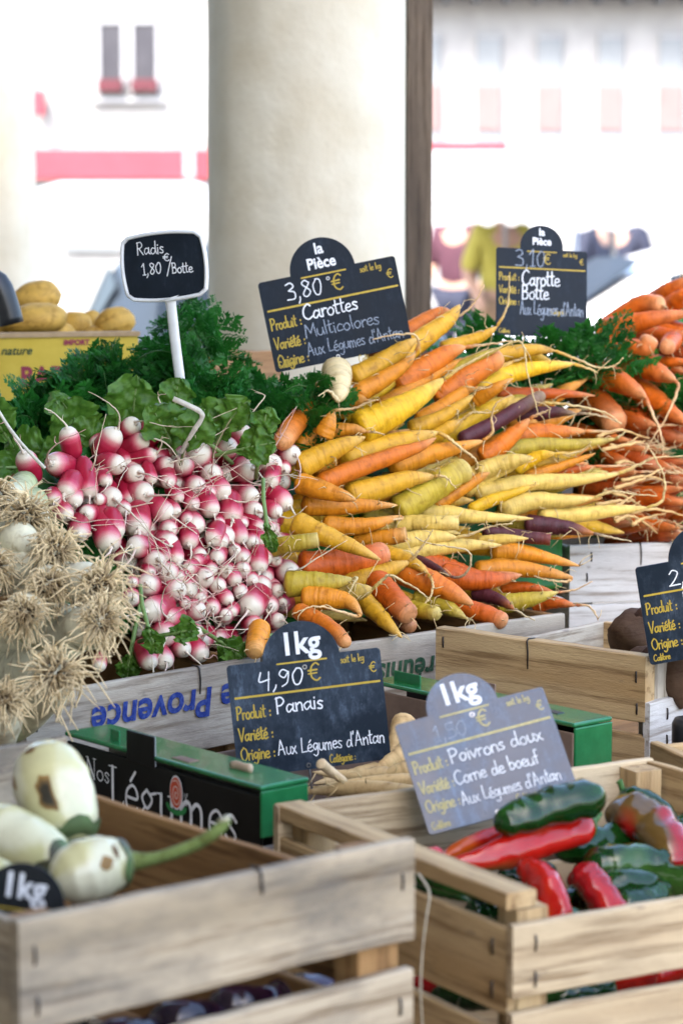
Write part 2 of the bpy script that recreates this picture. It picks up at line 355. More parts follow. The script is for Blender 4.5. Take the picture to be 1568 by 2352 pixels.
M['glass_dark'] = nmat('dark_window', (.020, .020, .032), (.032, .032, .045), 3, .25, 0)
M['glass_pale'] = nmat('pale_window', (.17, .19, .21), (.20, .22, .24), 1, .5, 0)
M['blind_pink'] = nmat('pink_blind', (.19, .125, .125), (.215, .14, .14), 2, .8, 0)
M['red_paint'] = nmat('red_paint', (.27, .025, .042), (.33, .036, .058), 1, .6, 0)
M['red_dark'] = nmat('dark_red_paint', (.06, .004, .012), (.08, .006, .016), 4, .6, 0)
M['roof_grey'] = nmat('grey_eaves', (.07, .08, .09), (.1, .11, .12), 2, .8, 0)
M['trim'] = nmat('window_trim', (.27, .28, .30), (.32, .33, .35), 2, .8, 0)
def facade():
    Y = 45.0; k = Y / F
    X = lambda px: (px - 784) * k
    Z = lambda py: CAMZ + (520 - py) * k / (1.0)
    # left house
    x0, x1 = X(72), X(760)
    g = empty('town_house', ((x0 + x1) / 2, Y, 0), 'white house with a pair of dark windows above a red shop fascia', 'house')
    mb = MB(); box(mb, ((x0 + x1) / 2, Y + 4, 5.5), (x1 - x0, 8, 11)); mb.build('wall', M['plaster_white'], g, (x0, Y, 0), False)
    mb = MB(); box(mb, ((x0 + x1) / 2, Y + 4, 11.2), (x1 - x0 + .6, 8.8, .4)); mb.build('roof', M['roof_grey'], g, (x0, Y, 11), False)
    for (a, b) in ((240, 288), (315, 366)):
        mb = MB(); box(mb, (X((a + b) / 2), Y - .02, Z(140)), (X(b) - X(a), .1, 150 * k)); wdo = mb.build('window', M['glass_dark'], g, (X(a), Y, Z(140)), False)
        mb = MB()
        for xx in (a - 5, b + 5): box(mb, (X(xx), Y - .05, Z(140)), (.08, .12, 165 * k))
        box(mb, (X((a + b) / 2), Y - .05, Z(60)), (X(b) - X(a) + .16, .12, .1)); mb.build('frame', M['trim'], wdo, (X(a), Y, Z(140)), False)
        mb = MB(); box(mb, (X((a + b) / 2), Y - .22, Z(204)), (X(b) - X(a) + .06, .3, 26 * k)); mb.build('flower_box', M['red_dark'], wdo, (X(a), Y, Z(204)), False)
    mb = MB(); box(mb, (X(303), Y - .1, Z(236)), (X(390) - X(220), .2, .1)); mb.build('sill', M['trim'], g, (X(303), Y, Z(236)), False)
    mb = MB(); box(mb, (X(285), Y - .12, Z(380)), (X(488) - X(84), .24, 66 * k)); fa = mb.build('shop_fascia', M['red_paint'], g, (X(285), Y, Z(380)), False)
    mb = MB(); box(mb, (X(440), Y - .26, Z(380)), (X(452) - X(428), .03, 60 * k)); mb.build('pale_panel', M['trim'], fa, (X(440), Y, Z(380)), False)
    mb = MB(); box(mb, (X(330), Y - .08, Z(500)), (X(470) - X(110), .16, 150 * k)); mb.build('shop_window', M['glass_pale'], g, (X(300), Y, Z(500)), False)
    mb = MB(); box(mb, (X(106), Y - .35, Z(245)), (22 * k, .4, 55 * k)); lp = mb.build('hanging_sign', M['red_paint'], g, (X(106), Y, Z(245)), False)
    mb = MB(); sweep(mb, [Vector((X(74), Y - .1, 0)), Vector((X(74), Y - .1, 10.5))], [.06, .06], 8); mb.build('drainpipe', M['roof_grey'], g, (X(74), Y, 0))
    # neighbour on the far left
    a0, a1 = X(-260), X(70)
    g = empty('town_house', ((a0 + a1) / 2, Y + 2, 0), 'pale house at the far left seen past the slim column', 'house')
    mb = MB(); box(mb, ((a0 + a1) / 2, Y + 5.5, 5), (a1 - a0, 8, 10)); mb.build('wall', M['plaster_white'], g, (a0, Y, 0), False)
    mb = MB(); box(mb, ((a0 + a1) / 2, Y + 5.5, 10.2), (a1 - a0 + .5, 8.6, .4)); mb.build('roof', M['roof_grey'], g, (a0, Y, 10), False)
    mb = MB(); box(mb, (X(76), Y + 1.4, Z(395)), (14 * k, .2, 110 * k)); mb.build('shutter', M['roof_grey'], g, (X(76), Y, Z(395)), False)
    # right house
    x0, x1 = X(765), X(2050)
    g = empty('town_house', ((x0 + x1) / 2, Y, 0), 'long white house with a row of tall windows and pink blinds under grey eaves', 'house')
    ze = Z(4)
    mb = MB(); box(mb, ((x0 + x1) / 2, Y + 4.3, ze / 2), (x1 - x0, 8, ze)); mb.build('wall', M['plaster_pale'], g, (x0, Y, 0), False)
    mb = MB(); box(mb, ((x0 + x1) / 2, Y + 4, ze + .14), (x1 - x0 + .6, 9.6, .26)); rf = mb.build('roof', M['roof_grey'], g, (x0, Y, ze), False)
    for i in range(14):
        mb = MB(); box(mb, (X(1085) + i * 68 * k - 6 * 68 * k, Y - .25, ze - .06), (.1, .8, .14)); mb.build('rafter', M['roof_grey'], rf, (x0, Y, ze), False)
    for i in range(-2, 8):
        c = 1119 + i * 138
        if c < 800: continue
        mb = MB(); box(mb, (X(c), Y + .25, Z(225)), (54 * k, .1, 280 * k)); wd = mb.build('window', M['glass_pale'], g, (X(c), Y, Z(225)), False)
        mb = MB(); box(mb, (X(c), Y + .2, Z(252)), (54 * k, .1, 100 * k)); mb.build('blind', M['blind_pink'], wd, (X(c), Y, Z(252)), False)
        mb = MB(); box(mb, (X(c), Y + .24, Z(92)), (58 * k, .14, 8 * k)); mb.build('lintel', M['trim'], wd, (X(c), Y, Z(92)), False)
facade()
def tent(cx, Y, wd, zt, ze, label, red=False):
    g = empty('market_canopy', (cx, Y, 0), label, 'canopy', 'white canopies on the square')
    cl = M.setdefault('canvas', leafmat('white_canvas', (.50, .51, .52), (.56, .57, .58), .7, .3, 2))
    h = wd / 2; mb = MB(); V = [(cx - h, Y - 1.3, ze), (cx + h, Y - 1.3, ze), (cx + h, Y + 1.3, ze), (cx - h, Y + 1.3, ze), (cx - h * .5, Y, zt), (cx + h * .5, Y, zt)]
    mb.add(V, [(0, 1, 5, 4), (1, 2, 5), (2, 3, 4, 5), (3, 0, 4)]); mb.build('roof', cl, g, (cx, Y, ze), False)
    mb = MB(); n = 40
    V = []; Fc = []
    for i in range(n + 1):
        x = cx - h + wd * i / n; V += [(x, Y - 1.302, ze), (x, Y - 1.31, ze - .12 - .05 * abs(math.sin(i * .8)))]
    Fc = [(2 * i, 2 * i + 1, 2 * i + 3, 2 * i + 2) for i in range(n)]
    mb.add(V, Fc); mb.build('valance', cl, g, (cx, Y, ze), False)
    for sx in (-1, 1):
        for sy in (-1, 1):
            mb = MB(); sweep(mb, [Vector((cx + sx * (h - .05), Y + sy * 1.22, 0)), Vector((cx + sx * (h - .05), Y + sy * 1.22, ze))], [.015, .015], 8); mb.build('pole', M['wire'], g, (cx, Y, 0))
    if red:
        mb = MB(); box(mb, (cx - h * .2, Y - .02, zt + .02), (h * .7, .05, .05)); mb.build('ridge_band', M['red_paint'], g, (cx, Y, zt), False)
kx = lambda px, Y: (px - 784) * Y / F
tent(kx(1120, 16.3), 16.3, 1.5, 2.06, 1.72, 'white market canopy with a red band along its ridge', True)
tent(kx(1560, 15.6), 15.6, 2.2, 1.98, 1.69, 'white market canopy furthest right on the square')
tent(kx(300, 17), 17, 1.9, 1.86, 1.64, 'white market canopy on the left below the red shop fascia')

# ---------------------------------------------------------------- cars
def car(loc, yaw, paint, label, dark_glass):
    g = empty('parked_car', (0, 0, 0), label, 'car')
    S = [(-2.05, .32, .70, .62, .66, .60), (-1.95, .22, .82, .80, .92, .70), (-1.6, .2, .86, .90, 1.36, .60), (-1.0, .2, .87, .92, 1.46, .60), (.1, .2, .87, .92, 1.47, .60),
         (.5, .2, .87, .92, 1.38, .58), (1.1, .2, .86, .90, .98, .66), (1.7, .22, .84, .78, .84, .66), (2.02, .3, .72, .55, .62, .6)]
    mb = MB(); V = []; Fc = []
    for (x, zb, hw, zm, zt, ht) in S:
        half = [(hw * .85, zb), (hw, zb + .12), (hw, zm - .12), (hw * .97, zm), (ht + .03, zt - .06), (ht * .85, zt), (0, zt + .015)]
        ring = [(x, y, z) for (y, z) in half] + [(x, -y, z) for (y, z) in half[-2::-1]]
        V += ring
    m = 13
    for i in range(len(S) - 1):
        for k in range(m - 1): Fc.append((i * m + k, i * m + k + 1, (i + 1) * m + k + 1, (i + 1) * m + k))
    Fc.append(tuple(range(m))); Fc.append(tuple(len(S) * m - 1 - k for k in range(m)))
    mb.add(V, Fc); body = mb.build('body', paint, g)
    sb = body.modifiers.new('soft', 'SUBSURF'); sb.levels = 1; sb.render_levels = 2
    def P(i, k, o): v = Vector(V[i * m + k]); return v + o
    for sd in (1, -1):
        for (a, b) in ((2, 3), (3, 4), (4, 5)):
            mb = MB(); off = Vector((0, sd * .004, 0.01)); ka, kb = (3, 4) if sd == 1 else (9, 8)
            q = [P(a, ka, off), P(b, ka, off), P(b, kb, off), P(a, kb, off)]; c = sum(q, Vector()) / 4
            q = [c + (v - c) * .86 for v in q]; mb.add(q, [(0, 1, 2, 3)]); mb.build('side_window', dark_glass, g)
    for (a, b, dx, nm) in ((5, 6, .02, 'windscreen'), (1, 2, -.02, 'rear_window')):
        mb = MB(); off = Vector((dx, 0, .02)); q = [P(a, 5, off), P(b, 5, off), P(b, 6, off), P(b, 7, off), P(a, 7, off), P(a, 6, off)]
        c = sum(q, Vector()) / 6; q = [c + (v - c) * .9 for v in q]; mb.add(q, [(0, 1, 2, 3, 4, 5)]); mb.build(nm, dark_glass, g)
    for sx in (-1.3, 1.3):
        for sy in (-.78, .78):
            mb = MB(); sweep(mb, [Vector((sx, sy - .1, .31)), Vector((sx, sy - .08, .31)), Vector((sx, sy + .08, .31)), Vector((sx, sy + .1, .31))], [.28, .31, .31, .28], 24)
            wl = mb.build('wheel', M['black_plastic'], g)
            mb = MB(); yy = sy + (.105 if sy > 0 else -.105); sweep(mb, [Vector((sx, yy - .01, .31)), Vector((sx, yy + .01, .31))], [.19, .19], 20); mb.build('rim', M['wire'], wl)
    for sy in (-.6, .6):
        mb = MB(); box(mb, (2.0, sy, .60), (.12, .26, .12)); mb.build('headlight', M['trim'], g)
        mb = MB(); box(mb, (-2.02, sy, .72), (.1, .2, .16)); mb.build('tail_light', M['red_paint'], g)
        mb = MB(); box(mb, (.72, sy * 1.55, .98), (.1, .16, .12)); mb.build('mirror', M['black_plastic'], g)
    g.location = loc; g.rotation_euler = (0, 0, yaw)
    return g
paint_grey = nmat('grey_blue_car_paint', (.030, .040, .052), (.04, .052, .066), 2, .5, 0, spec=.15)
paint_white = nmat('white_car_paint', (.66, .67, .68), (.72, .73, .74), 2, .3, 0, coat=.6)
gl = nmat('car_glass', (.010, .015, .02), (.016, .022, .03), 3, .4, 0, spec=.12)
car((kx(600, 10.5), 10.5, 0), R(-84), paint_grey, 'grey blue car seen end on behind the column and radish sign', gl)
car((kx(1640, 13.0), 13.0, 0), R(190), paint_white, 'white car parked at the right edge behind the orange carrots', gl)

# ---------------------------------------------------------------- people on the square
def person(x, Y, face, skin, top, legs, hair, label, h=1.7, lean=0):
    J = {'pel': (0, 0, .95), 'che': (0, .01, 1.28), 'nek': (0, 0, 1.47), 'hd': (0, -.01, 1.56), 'hd2': (0, -.01, 1.68),
         'sl': (.17, 0, 1.40), 'el': (.24, .02, 1.13), 'wl': (.22, -.10, .90), 'fl': (.21, -.13, .80), 'sr': (-.17, 0, 1.40), 'er': (-.24, .02, 1.13), 'wr': (-.2, -.16, .98), 'fr': (-.18, -.22, .92),
         'hl': (.09, 0, .90), 'kl': (.10, -.01, .50), 'al': (.10, .02, .08), 'tl': (.10, -.16, .04), 'hr': (-.09, 0, .90), 'kr': (-.10, -.03, .50), 'ar': (-.10, 0, .08), 'tr': (-.10, -.18, .04)}
    rad = dict(pel=(.15, .11), che=(.16, .11), nek=(.055, .06), hd=(.075, .09), hd2=(.075, .09), sl=(.065, .065), el=(.045, .045), wl=(.032, .03), fl=(.04, .02), sr=(.065, .065), er=(.045, .045), wr=(.032, .03), fr=(.04, .02),
               hl=(.09, .09), kl=(.062, .062), al=(.045, .05), tl=(.04, .03), hr=(.09, .09), kr=(.062, .062), ar=(.045, .05), tr=(.04, .03))
    E = [('pel', 'che'), ('che', 'nek'), ('nek', 'hd'), ('hd', 'hd2'), ('che', 'sl'), ('sl', 'el'), ('el', 'wl'), ('wl', 'fl'), ('che', 'sr'), ('sr', 'er'), ('er', 'wr'), ('wr', 'fr'),
         ('pel', 'hl'), ('hl', 'kl'), ('kl', 'al'), ('al', 'tl'), ('pel', 'hr'), ('hr', 'kr'), ('kr', 'ar'), ('ar', 'tr')]
    def skin_mesh(keys, grow, mat, nm, root):
        ks = [k for k in J if k in keys]; me = bpy.data.meshes.new(nm)
        me.from_pydata([J[k] for k in ks], [(ks.index(a), ks.index(b)) for a, b in E if a in ks and b in ks], [])
        o = bpy.data.objects.new(nm, me); COL.objects.link(o); me.materials.append(mat)
        o.modifiers.new('skin', 'SKIN'); me.skin_vertices.new(name='')if not me.skin_vertices else None
        for i, k in enumerate(ks):
            me.skin_vertices[0].data[i].radius = (rad[k][0] + grow, rad[k][1] + grow)
            me.skin_vertices[0].data[i].use_root = (k == root)
        s = o.modifiers.new('sub', 'SUBSURF'); s.levels = 2; s.render_levels = 2
        return o
    p = skin_mesh(set(J), 0, skin, 'person', 'pel')
    t = skin_mesh({'pel', 'che', 'sl', 'el', 'sr', 'er'}, .018, top, 'top', 'pel'); attach(t, p)
    l = skin_mesh({'pel', 'hl', 'kl', 'al', 'hr', 'kr', 'ar'}, .014, legs, 'trousers', 'pel'); attach(l, p)
    mb = MB(); V = []; Fc = []
    for i in range(7):
        for k in range(14):
            th = i / 6 * 1.75; ph = 2 * math.pi * k / 14
            V.append((.105 * math.sin(th) * math.cos(ph), .015 + .115 * math.sin(th) * math.sin(ph), 1.64 + .135 * math.cos(th)))
    Fc = [(i * 14 + k, i * 14 + (k + 1) % 14, i * 14 + 14 + (k + 1) % 14, i * 14 + 14 + k) for i in range(6) for k in range(14)]
    mb.add(V, Fc); hr = mb.build('hair', hair); attach(hr, p)
    mb = MB()
    for sx in (-.033, .033): sweep(mb, [Vector((sx, -.096, 1.625)), Vector((sx, -.106, 1.625))], [.011, .008], 8)
    sweep(mb, [Vector((-.025, -.098, 1.555)), Vector((.025, -.098, 1.555))], [.006, .006], 6); ey = mb.build('face_features', M['black_plastic']); attach(ey, p)
    p.location = (x, Y, 0); p.rotation_euler = (0, 0, face); p.scale = (h / 1.77,) * 3
    return tag(p, label, 'person')
skn = nmat('skin', (.42, .25, .18), (.48, .29, .21), 30, .5, 0)
hair_g = nmat('grey_hair', (.25, .24, .23), (.33, .32, .3), 60, .6, 0); hair_d = nmat('dark_hair', (.02, .015, .012), (.03, .02, .016), 60, .5, 0)
yel = nmat('yellow_cloth', (.40, .35, .06), (.46, .41, .08), 10, .8, 0); tan = nmat('tan_trousers', (.28, .18, .11), (.33, .22, .14), 10, .8, 0)
navy = nmat('navy_cloth', (.012, .015, .035), (.02, .025, .05), 10, .8, 0); plum = nmat('plum_cloth', (.05, .012, .025), (.07, .02, .035), 10, .8, 0)
person(kx(1155, 17), 17, R(10), skn, yel, tan, hair_g, 'person in a yellow top and tan trousers out on the square', 1.9)
person(kx(1052, 20), 20, R(-30), skn, plum, navy, hair_d, 'person in a plum coloured top just left of the one in yellow', 1.9)
person(kx(1360, 19), 19, R(60), skn, navy, navy, hair_d, 'person in navy clothes behind the white car', 1.9)
person(kx(1425, 20), 20, R(-40), skn, navy, plum, hair_d, 'person in a navy top and plum trousers behind the white car', 1.88)

# ---------------------------------------------------------------- crates
def board_mesh(L, H, T, seed, n=14, ch=.0012, warp=.0012):
    """one sawn board: length on X, height on Z, thickness on Y, edges chamfered and a little uneven"""
    rr = random.Random(seed); V = []; Fc = []
    h, t = H / 2, T / 2
    for i in range(n + 1):
        x = -L / 2 + L * i / n
        e = [rr.uniform(-1, 1) * .0005 for _ in range(4)]
        wv = warp * noise.noise(Vector((x * 9, seed, 0)))
        sec = [(-t + ch, -h), (t - ch, -h), (t, -h + ch), (t, h - ch), (t - ch, h), (-t + ch, h), (-t, h - ch), (-t, -h + ch)]
        for j, (y, z) in enumerate(sec):
            V.append((x, y + wv + e[j // 2] * .5, z + (e[1] if z > 0 else e[0])))
    for i in range(n):
        for k in range(8):
            k2 = (k + 1) % 8; Fc.append((i * 8 + k, (i + 1) * 8 + k, (i + 1) * 8 + k2, i * 8 + k2))
    Fc.append(tuple(range(8))); Fc.append(tuple(n * 8 + 7 - k for k in range(8)))
    return V, Fc
BID = [0]
def board(root, p0, p1, ztop, h, t, mat, name='board', zt1=None, staples=(), out=0.0):
    """board from p0 to p1 (plan points of its visible outer face), t thick behind that face (to the left of p0->p1)"""
    BID[0] += 1
    a = Vector((p0[0], p0[1], ztop)); b = Vector((p1[0], p1[1], ztop if zt1 is None else zt1))
    d = (b - a); L = d.length; ux = d.normalized(); uy = Vector((0, 0, 1)).cross(ux).normalized(); uz = ux.cross(uy)
    c = (a + b) / 2 - uz * (h / 2) + uy * (t / 2 - out)
    mw = Matrix(((ux.x, uy.x, uz.x, c.x), (ux.y, uy.y, uz.y, c.y), (ux.z, uy.z, uz.z, c.z), (0, 0, 0, 1)))
    V, Fc = board_mesh(L, h, t, BID[0]); mb = MB(); mb.add(V, Fc)
    o = mb.build(name, mat, smooth=False, mw=mw)
    for st in staples:
        s = MB(); u, v, kind = st; x = -L / 2 + u * L; y = -t / 2 - .0008
        if kind == 'v': pts = [(x, y + .003, v * h / 2 + .006), (x, y, v * h / 2 + .0052), (x + .0003, y - .0003, v * h / 2), (x, y, v * h / 2 - .0052), (x, y + .003, v * h / 2 - .006)]
        else: pts = [(x + .001, y + .012, h / 2 + .0008), (x, y + .002, h / 2 + .001), (x, y - .0002, h / 2 - .001), (x + .0012, y - .0004, h / 2 - .012), (x + .001, y, h / 2 - v * .03)]
        sweep(s, [Vector(p) for p in pts], [.0006, .0009, .0009, .0009, .0006], 6, sx=1.2)
        so_ = s.build('staple', M['staple'], mw=mw); attach(so_, o)
    if root is not None: attach(o, root)
    return o
def post(root, c, z0, z1, s, mat, yaw, name='corner_post'):
    BID[0] += 1; L = z1 - z0
    V, Fc = board_mesh(L, s, s, BID[0], n=4); mb = MB(); mb.add(V, Fc)
    mw = Matrix.Translation((c[0], c[1], (z0 + z1) / 2)) @ Matrix.Rotation(yaw, 4, 'Z') @ Matrix.Rotation(R(-90), 4, 'Y')
    o = mb.build(name, mat, smooth=False, mw=mw); attach(o, root); return o
TABLE_Z = .93
V2 = lambda v: Vector((v[0], v[1]))
def perp_in(a, b):  # to the left of a->b
    d = (b - a).normalized(); return Vector((-d.y, d.x))
def floor_of(root, pts, z, mat):
    c = sum(pts, Vector((0, 0))) / 4; pts = [c + (p - c) * .93 for p in pts]
    mb = MB(); V = [(p.x, p.y, z) for p in pts] + [(p.x, p.y, z + .006) for p in pts]
    mb.add(V, [(3, 2, 1, 0), (4, 5, 6, 7), (0, 1, 5, 4), (1, 2, 6, 5), (2, 3, 7, 6), (3, 0, 4, 7)])
    mb.build('base', mat, root, (c.x, c.y, z), False)

# F: grey crate nearest the viewer, white aubergines
zF = 1.15
F_FL, F_FR, F_BR = V2(atz(42, 2118, zF)), V2(atz(951, 1926, zF)), V2(atz(138, 1690, zF))
F_BL = F_FL + (F_BR - F_FR)
rt = empty('wooden_crate', (*((F_FL + F_FR + F_BL + F_BR) / 4), TABLE_Z), 'weathered grey slatted crate of white aubergines nearest the viewer', 'crate')
crF = rt; mw_ = M['wood_grey']
board(rt, F_FL, F_FR, zF, .068, .009, mw_, staples=[(.035, .35, 'v'), (.04, -.55, 'v'), (.58, .5, 'o'), (.965, .2, 'v')])
board(rt, F_FL, F_FR, zF - .068 - .020, .068, .009, mw_, staples=[(.035, .35, 'v'), (.96, .3, 'v')])
board(rt, F_FL, F_FR, zF - .176, .05, .009, mw_)
nb = perp_in(F_FL, F_FR)
dr = (F_BR - F_FR).normalized(); df = (F_FR - F_FL).normalized()
board(rt, F_FR - df * .004 + dr * .012, F_BR - df * .004 - dr * .010, zF - .036, .075, .008, M['wood_brown'], 'side_board')
board(rt, F_FR - df * .004 + dr * .012, F_BR - df * .004 - dr * .010, zF - .12, .075, .008, M['wood_brown'], 'side_board')
board(rt, F_BL - dr * .0 + df * .004 , F_FL + df * .004 + dr * .010, zF - .004, .072, .008, mw_, 'side_board')
board(rt, F_BL + df * .004, F_FL + df * .004 + dr * .010, zF - .1, .072, .008, mw_, 'side_board')
board(rt, F_BR, F_BL, zF, .075, .010, mw_); board(rt, F_BR, F_BL, zF - .095, .075, .010, mw_)
yF = math.atan2(df.y, df.x)
for c, sx, sy in ((F_FL, 1, 1), (F_FR, -1, 1), (F_BR, -1, -1), (F_BL, 1, -1)):
    q = c + df * sx * .026 + nb * sy * .023; post(rt, q, TABLE_Z + .004, zF - (.05 if c is F_BR else .006), .026, M['wood_brown'], yF)  # posts in brown wood: side shading put into their colour
floor_of(rt, [F_FL, F_FR, F_BR, F_BL], TABLE_Z + .002, mw_)

# R: pale crate of peppers
zR = 1.09
R_FL, R_BL, R_BR = V2(atz(1178, 2060, zR)), V2(atz(628, 1846, zR)), V2(atz(1486, 1736, zR))
R_FR = R_FL + (R_BR - R_BL)
rt = empty('wooden_crate', (*((R_FL + R_BR) / 2), TABLE_Z), 'pale new slatted crate holding red and green peppers', 'crate'); crR = rt
mp = M['wood_new']; mq = M['wood_pale']
df = (R_FR - R_FL).normalized(); dr = (R_BL - R_FL).normalized(); yR = math.atan2(df.y, df.x)
board(rt, R_FL, R_FR, zR - .021, .052, .008, mq, staples=[(.05, .45, 'v'), (.05, -.55, 'v'), (.95, .3, 'v')])
board(rt, R_FL, R_FR, zR - .021 - .052 - .011, .058, .008, mq, staples=[(.05, .3, 'v')])
board(rt, R_BL + df * .001, R_FL + df * .001 + dr * .009, zR, .012, .026, mp, 'side_rail')
board(rt, R_BL + df * .001, R_FL + df * .001 + dr * .009, zR - .026, .062, .007, mp, 'side_board', staples=[(.95, .5, 'v'), (.95, -.5, 'v')])
board(rt, R_BL + df * .001, R_FL + df * .001 + dr * .009, zR - .101, .055, .007, mp, 'side_board', staples=[(.95, .4, 'v')])
board(rt, R_BR, R_BL, zR - .001, .066, .008, mq); board(rt, R_BR, R_BL, zR - .080, .06, .008, mq)
board(rt, R_FR + dr * .009, R_BR - dr * .009, zR - .002, .06, .008, mp, 'side_board')
nbR = dr
for c, sx, sy in ((R_FL, 1, 1), (R_FR, -1, 1), (R_BR, -1, -1), (R_BL, 1, -1)):
    q = c + df * sx * .024 + nbR * sy * .022; post(rt, q, TABLE_Z + .004, zR - (.0135 if sx > 0 else .004), .026, mp, yR)
floor_of(rt, [R_FL, R_FR, R_BR, R_BL], TABLE_Z + .002, mp)

# A: two grey white crates under radishes and carrots
zA = 1.112
A_L, A_M, A_M2, A_R = V2(atz(60, 1600, zA)), V2(atz(598, 1509, zA)), V2(atz(606, 1507, zA)), V2(atz(1296, 1408, zA))
def long_crate(a, b, depth, z, h, label, mat, side, st, h2=.05, gap=.012):
    rt = empty('wooden_crate', (*((a + b) / 2), TABLE_Z), label, 'crate')
    n = perp_in(a, b); c, d = b + n * depth, a + n * depth; u = (b - a).normalized()
    fb = board(rt, a, b, z, h, .009, mat, staples=st)
    z2 = z - h - gap; h2 = min(h2, z2 - TABLE_Z - .012)
    if h2 > .015: board(rt, a, b, z2, h2, .009, mat)
    board(rt, c, d, z, h, .009, mat)
    for (p, q) in ((b, c), (d, a)):
        board(rt, p + (q - p).normalized() * .0105, q - (q - p).normalized() * .0105, z - .003, h * .92, .008, side, 'side_board')
        if h2 > .015: board(rt, p + (q - p).normalized() * .0105, q - (q - p).normalized() * .0105, z2, h2, .008, side, 'side_board')
    yw = math.atan2(u.y, u.x)
    for p, sx, sy in ((a, 1, 1), (b, -1, 1), (c, -1, -1), (d, 1, -1)):
        post(rt, p + u * sx * .024 + n * sy * .024, TABLE_Z + .004, z - .008, .024, side, yw)
    floor_of(rt, [a, b, c, d], TABLE_Z + .002, side)
    return rt, fb
crA1, bA1 = long_crate(A_L, A_M, .38, zA, .085, 'weathered grey crate with blue stencil lettering under the radishes', M['wood_white'], M['wood_brown'], [(.04, .3, 'v'), (.045, -.4, 'v'), (.12, .55, 'v'), (.72, .9, 'o'), (.96, .2, 'v')])  # darker brown sides put the shade of the left end into the colour
crA2, bA2 = long_crate(A_M2, A_R, .40, zA, .085, 'weathered grey crate with green stencil lettering under the coloured carrots', M['wood_white'], M['wood_brown'], [(.05, .3, 'v'), (.56, .9, 'o'), (.96, .1, 'v')])
# M: light crate with the bent staple, beetroot inside
zM = 1.13
M_B, M_F = V2(atz(1000, 1440, zM)), V2(atz(1482, 1508, zM))
u = (M_F - M_B).normalized(); n = Vector((-u.y, u.x)); M_FR = M_F + n * .3; M_BR = M_B + n * .3
rt = empty('wooden_crate', (*((M_F + M_BR) / 2), TABLE_Z), 'light new wood crate with a wire staple over its edge, beetroot inside', 'crate')
board(rt, M_B, M_F, zM, .067, .016, M['wood_new'], 'side_board', staples=[(.04, .55, 'v'), (.455, 1.0, 'o'), (.96, .35, 'v'), (.965, -.6, 'v')])
board(rt, M_B, M_F, zM - .08, .06, .008, M['wood_new'], 'side_board')
board(rt, M_F - u * .0005 , M_FR, zM - .046, .06, .008, M['wood_chalk'], staples=[(.1, .5, 'v'), (.1, -.4, 'v')], out=.006); board(rt, M_F, M_FR, zM - .118, .05, .008, M['wood_white'])
board(rt, M_FR - u * .009, M_BR + u * .009, zM - .03, .06, .008, M['wood_new'], 'side_board'); board(rt, M_BR, M_B + n * .0165, zM - .03, .067, .009, M['wood_white'])
post(rt, M_F - u * .011 + n * .031, TABLE_Z + .004, zM - .004, .021, M['wood_white'], math.atan2(n.y, n.x))
floor_of(rt, [M_B, M_F, M_FR, M_BR], TABLE_Z + .002, M['wood_pale'])
# O: white crate under the orange carrots
zO = 1.15
O_L, O_R = V2(at(1308, 1262, 3.02)), V2(at(1790, 1240, 3.09))
crO, bO = long_crate(O_L, O_R, .36, zO, .074, 'white painted slatted crate under the plain orange carrots', M['wood_chalk'], M['wood_chalk'], [(.10, .6, 'v'), (.08, -.1, 'v'), (.33, .9, 'o')], gap=.002, h2=.055)
# S: crate at the right edge
zS = 1.085
S_B, S_F = V2(atz(1492, 1703, zS)), V2(atz(1640, 1768, zS))
u = (S_F - S_B).normalized(); n = Vector((-u.y, u.x))
crS, _ = long_crate(S_B, S_B + u * .30, .3, zS, .07, 'light crate at the right edge beside the peppers', M['wood_new'], M['wood_new'], [(.1, .3, 'v')])
# L: crate under the leeks
L_FL, L_FR = V2(atz(-330, 1790, 1.06)), V2(atz(36, 1655, 1.06))
crL, _ = long_crate(L_FL, L_FR, .34, 1.05, .07, 'grey crate of leeks at the left edge', M['wood_grey'], M['wood_brown'], [(.9, .2, 'v')])

# table
def table():
    c = Vector((.10, 2.35)); yw = R(38); g = empty('market_table', (c.x, c.y, 0), 'long wooden trestle table carrying the crates', 'table')
    def bx(nm, ctr, s, mat):
        mb = MB(); box(mb, (0, 0, 0), s); mw = Matrix.Translation((c.x, c.y, 0)) @ Matrix.Rotation(yw, 4, 'Z') @ Matrix.Translation(ctr)
        o = mb.build(nm, mat, smooth=False, mw=mw); attach(o, g)
    bx('tabletop', (0, 0, TABLE_Z - .015), (2.6, 1.66, .03), M['wood_brown'])
    for sx in (-1.15, 1.15):
        for sy in (-.72, .72): bx('leg', (sx, sy, (TABLE_Z - .031) / 2), (.06, .06, TABLE_Z - .031), M['wood_post'])
table()

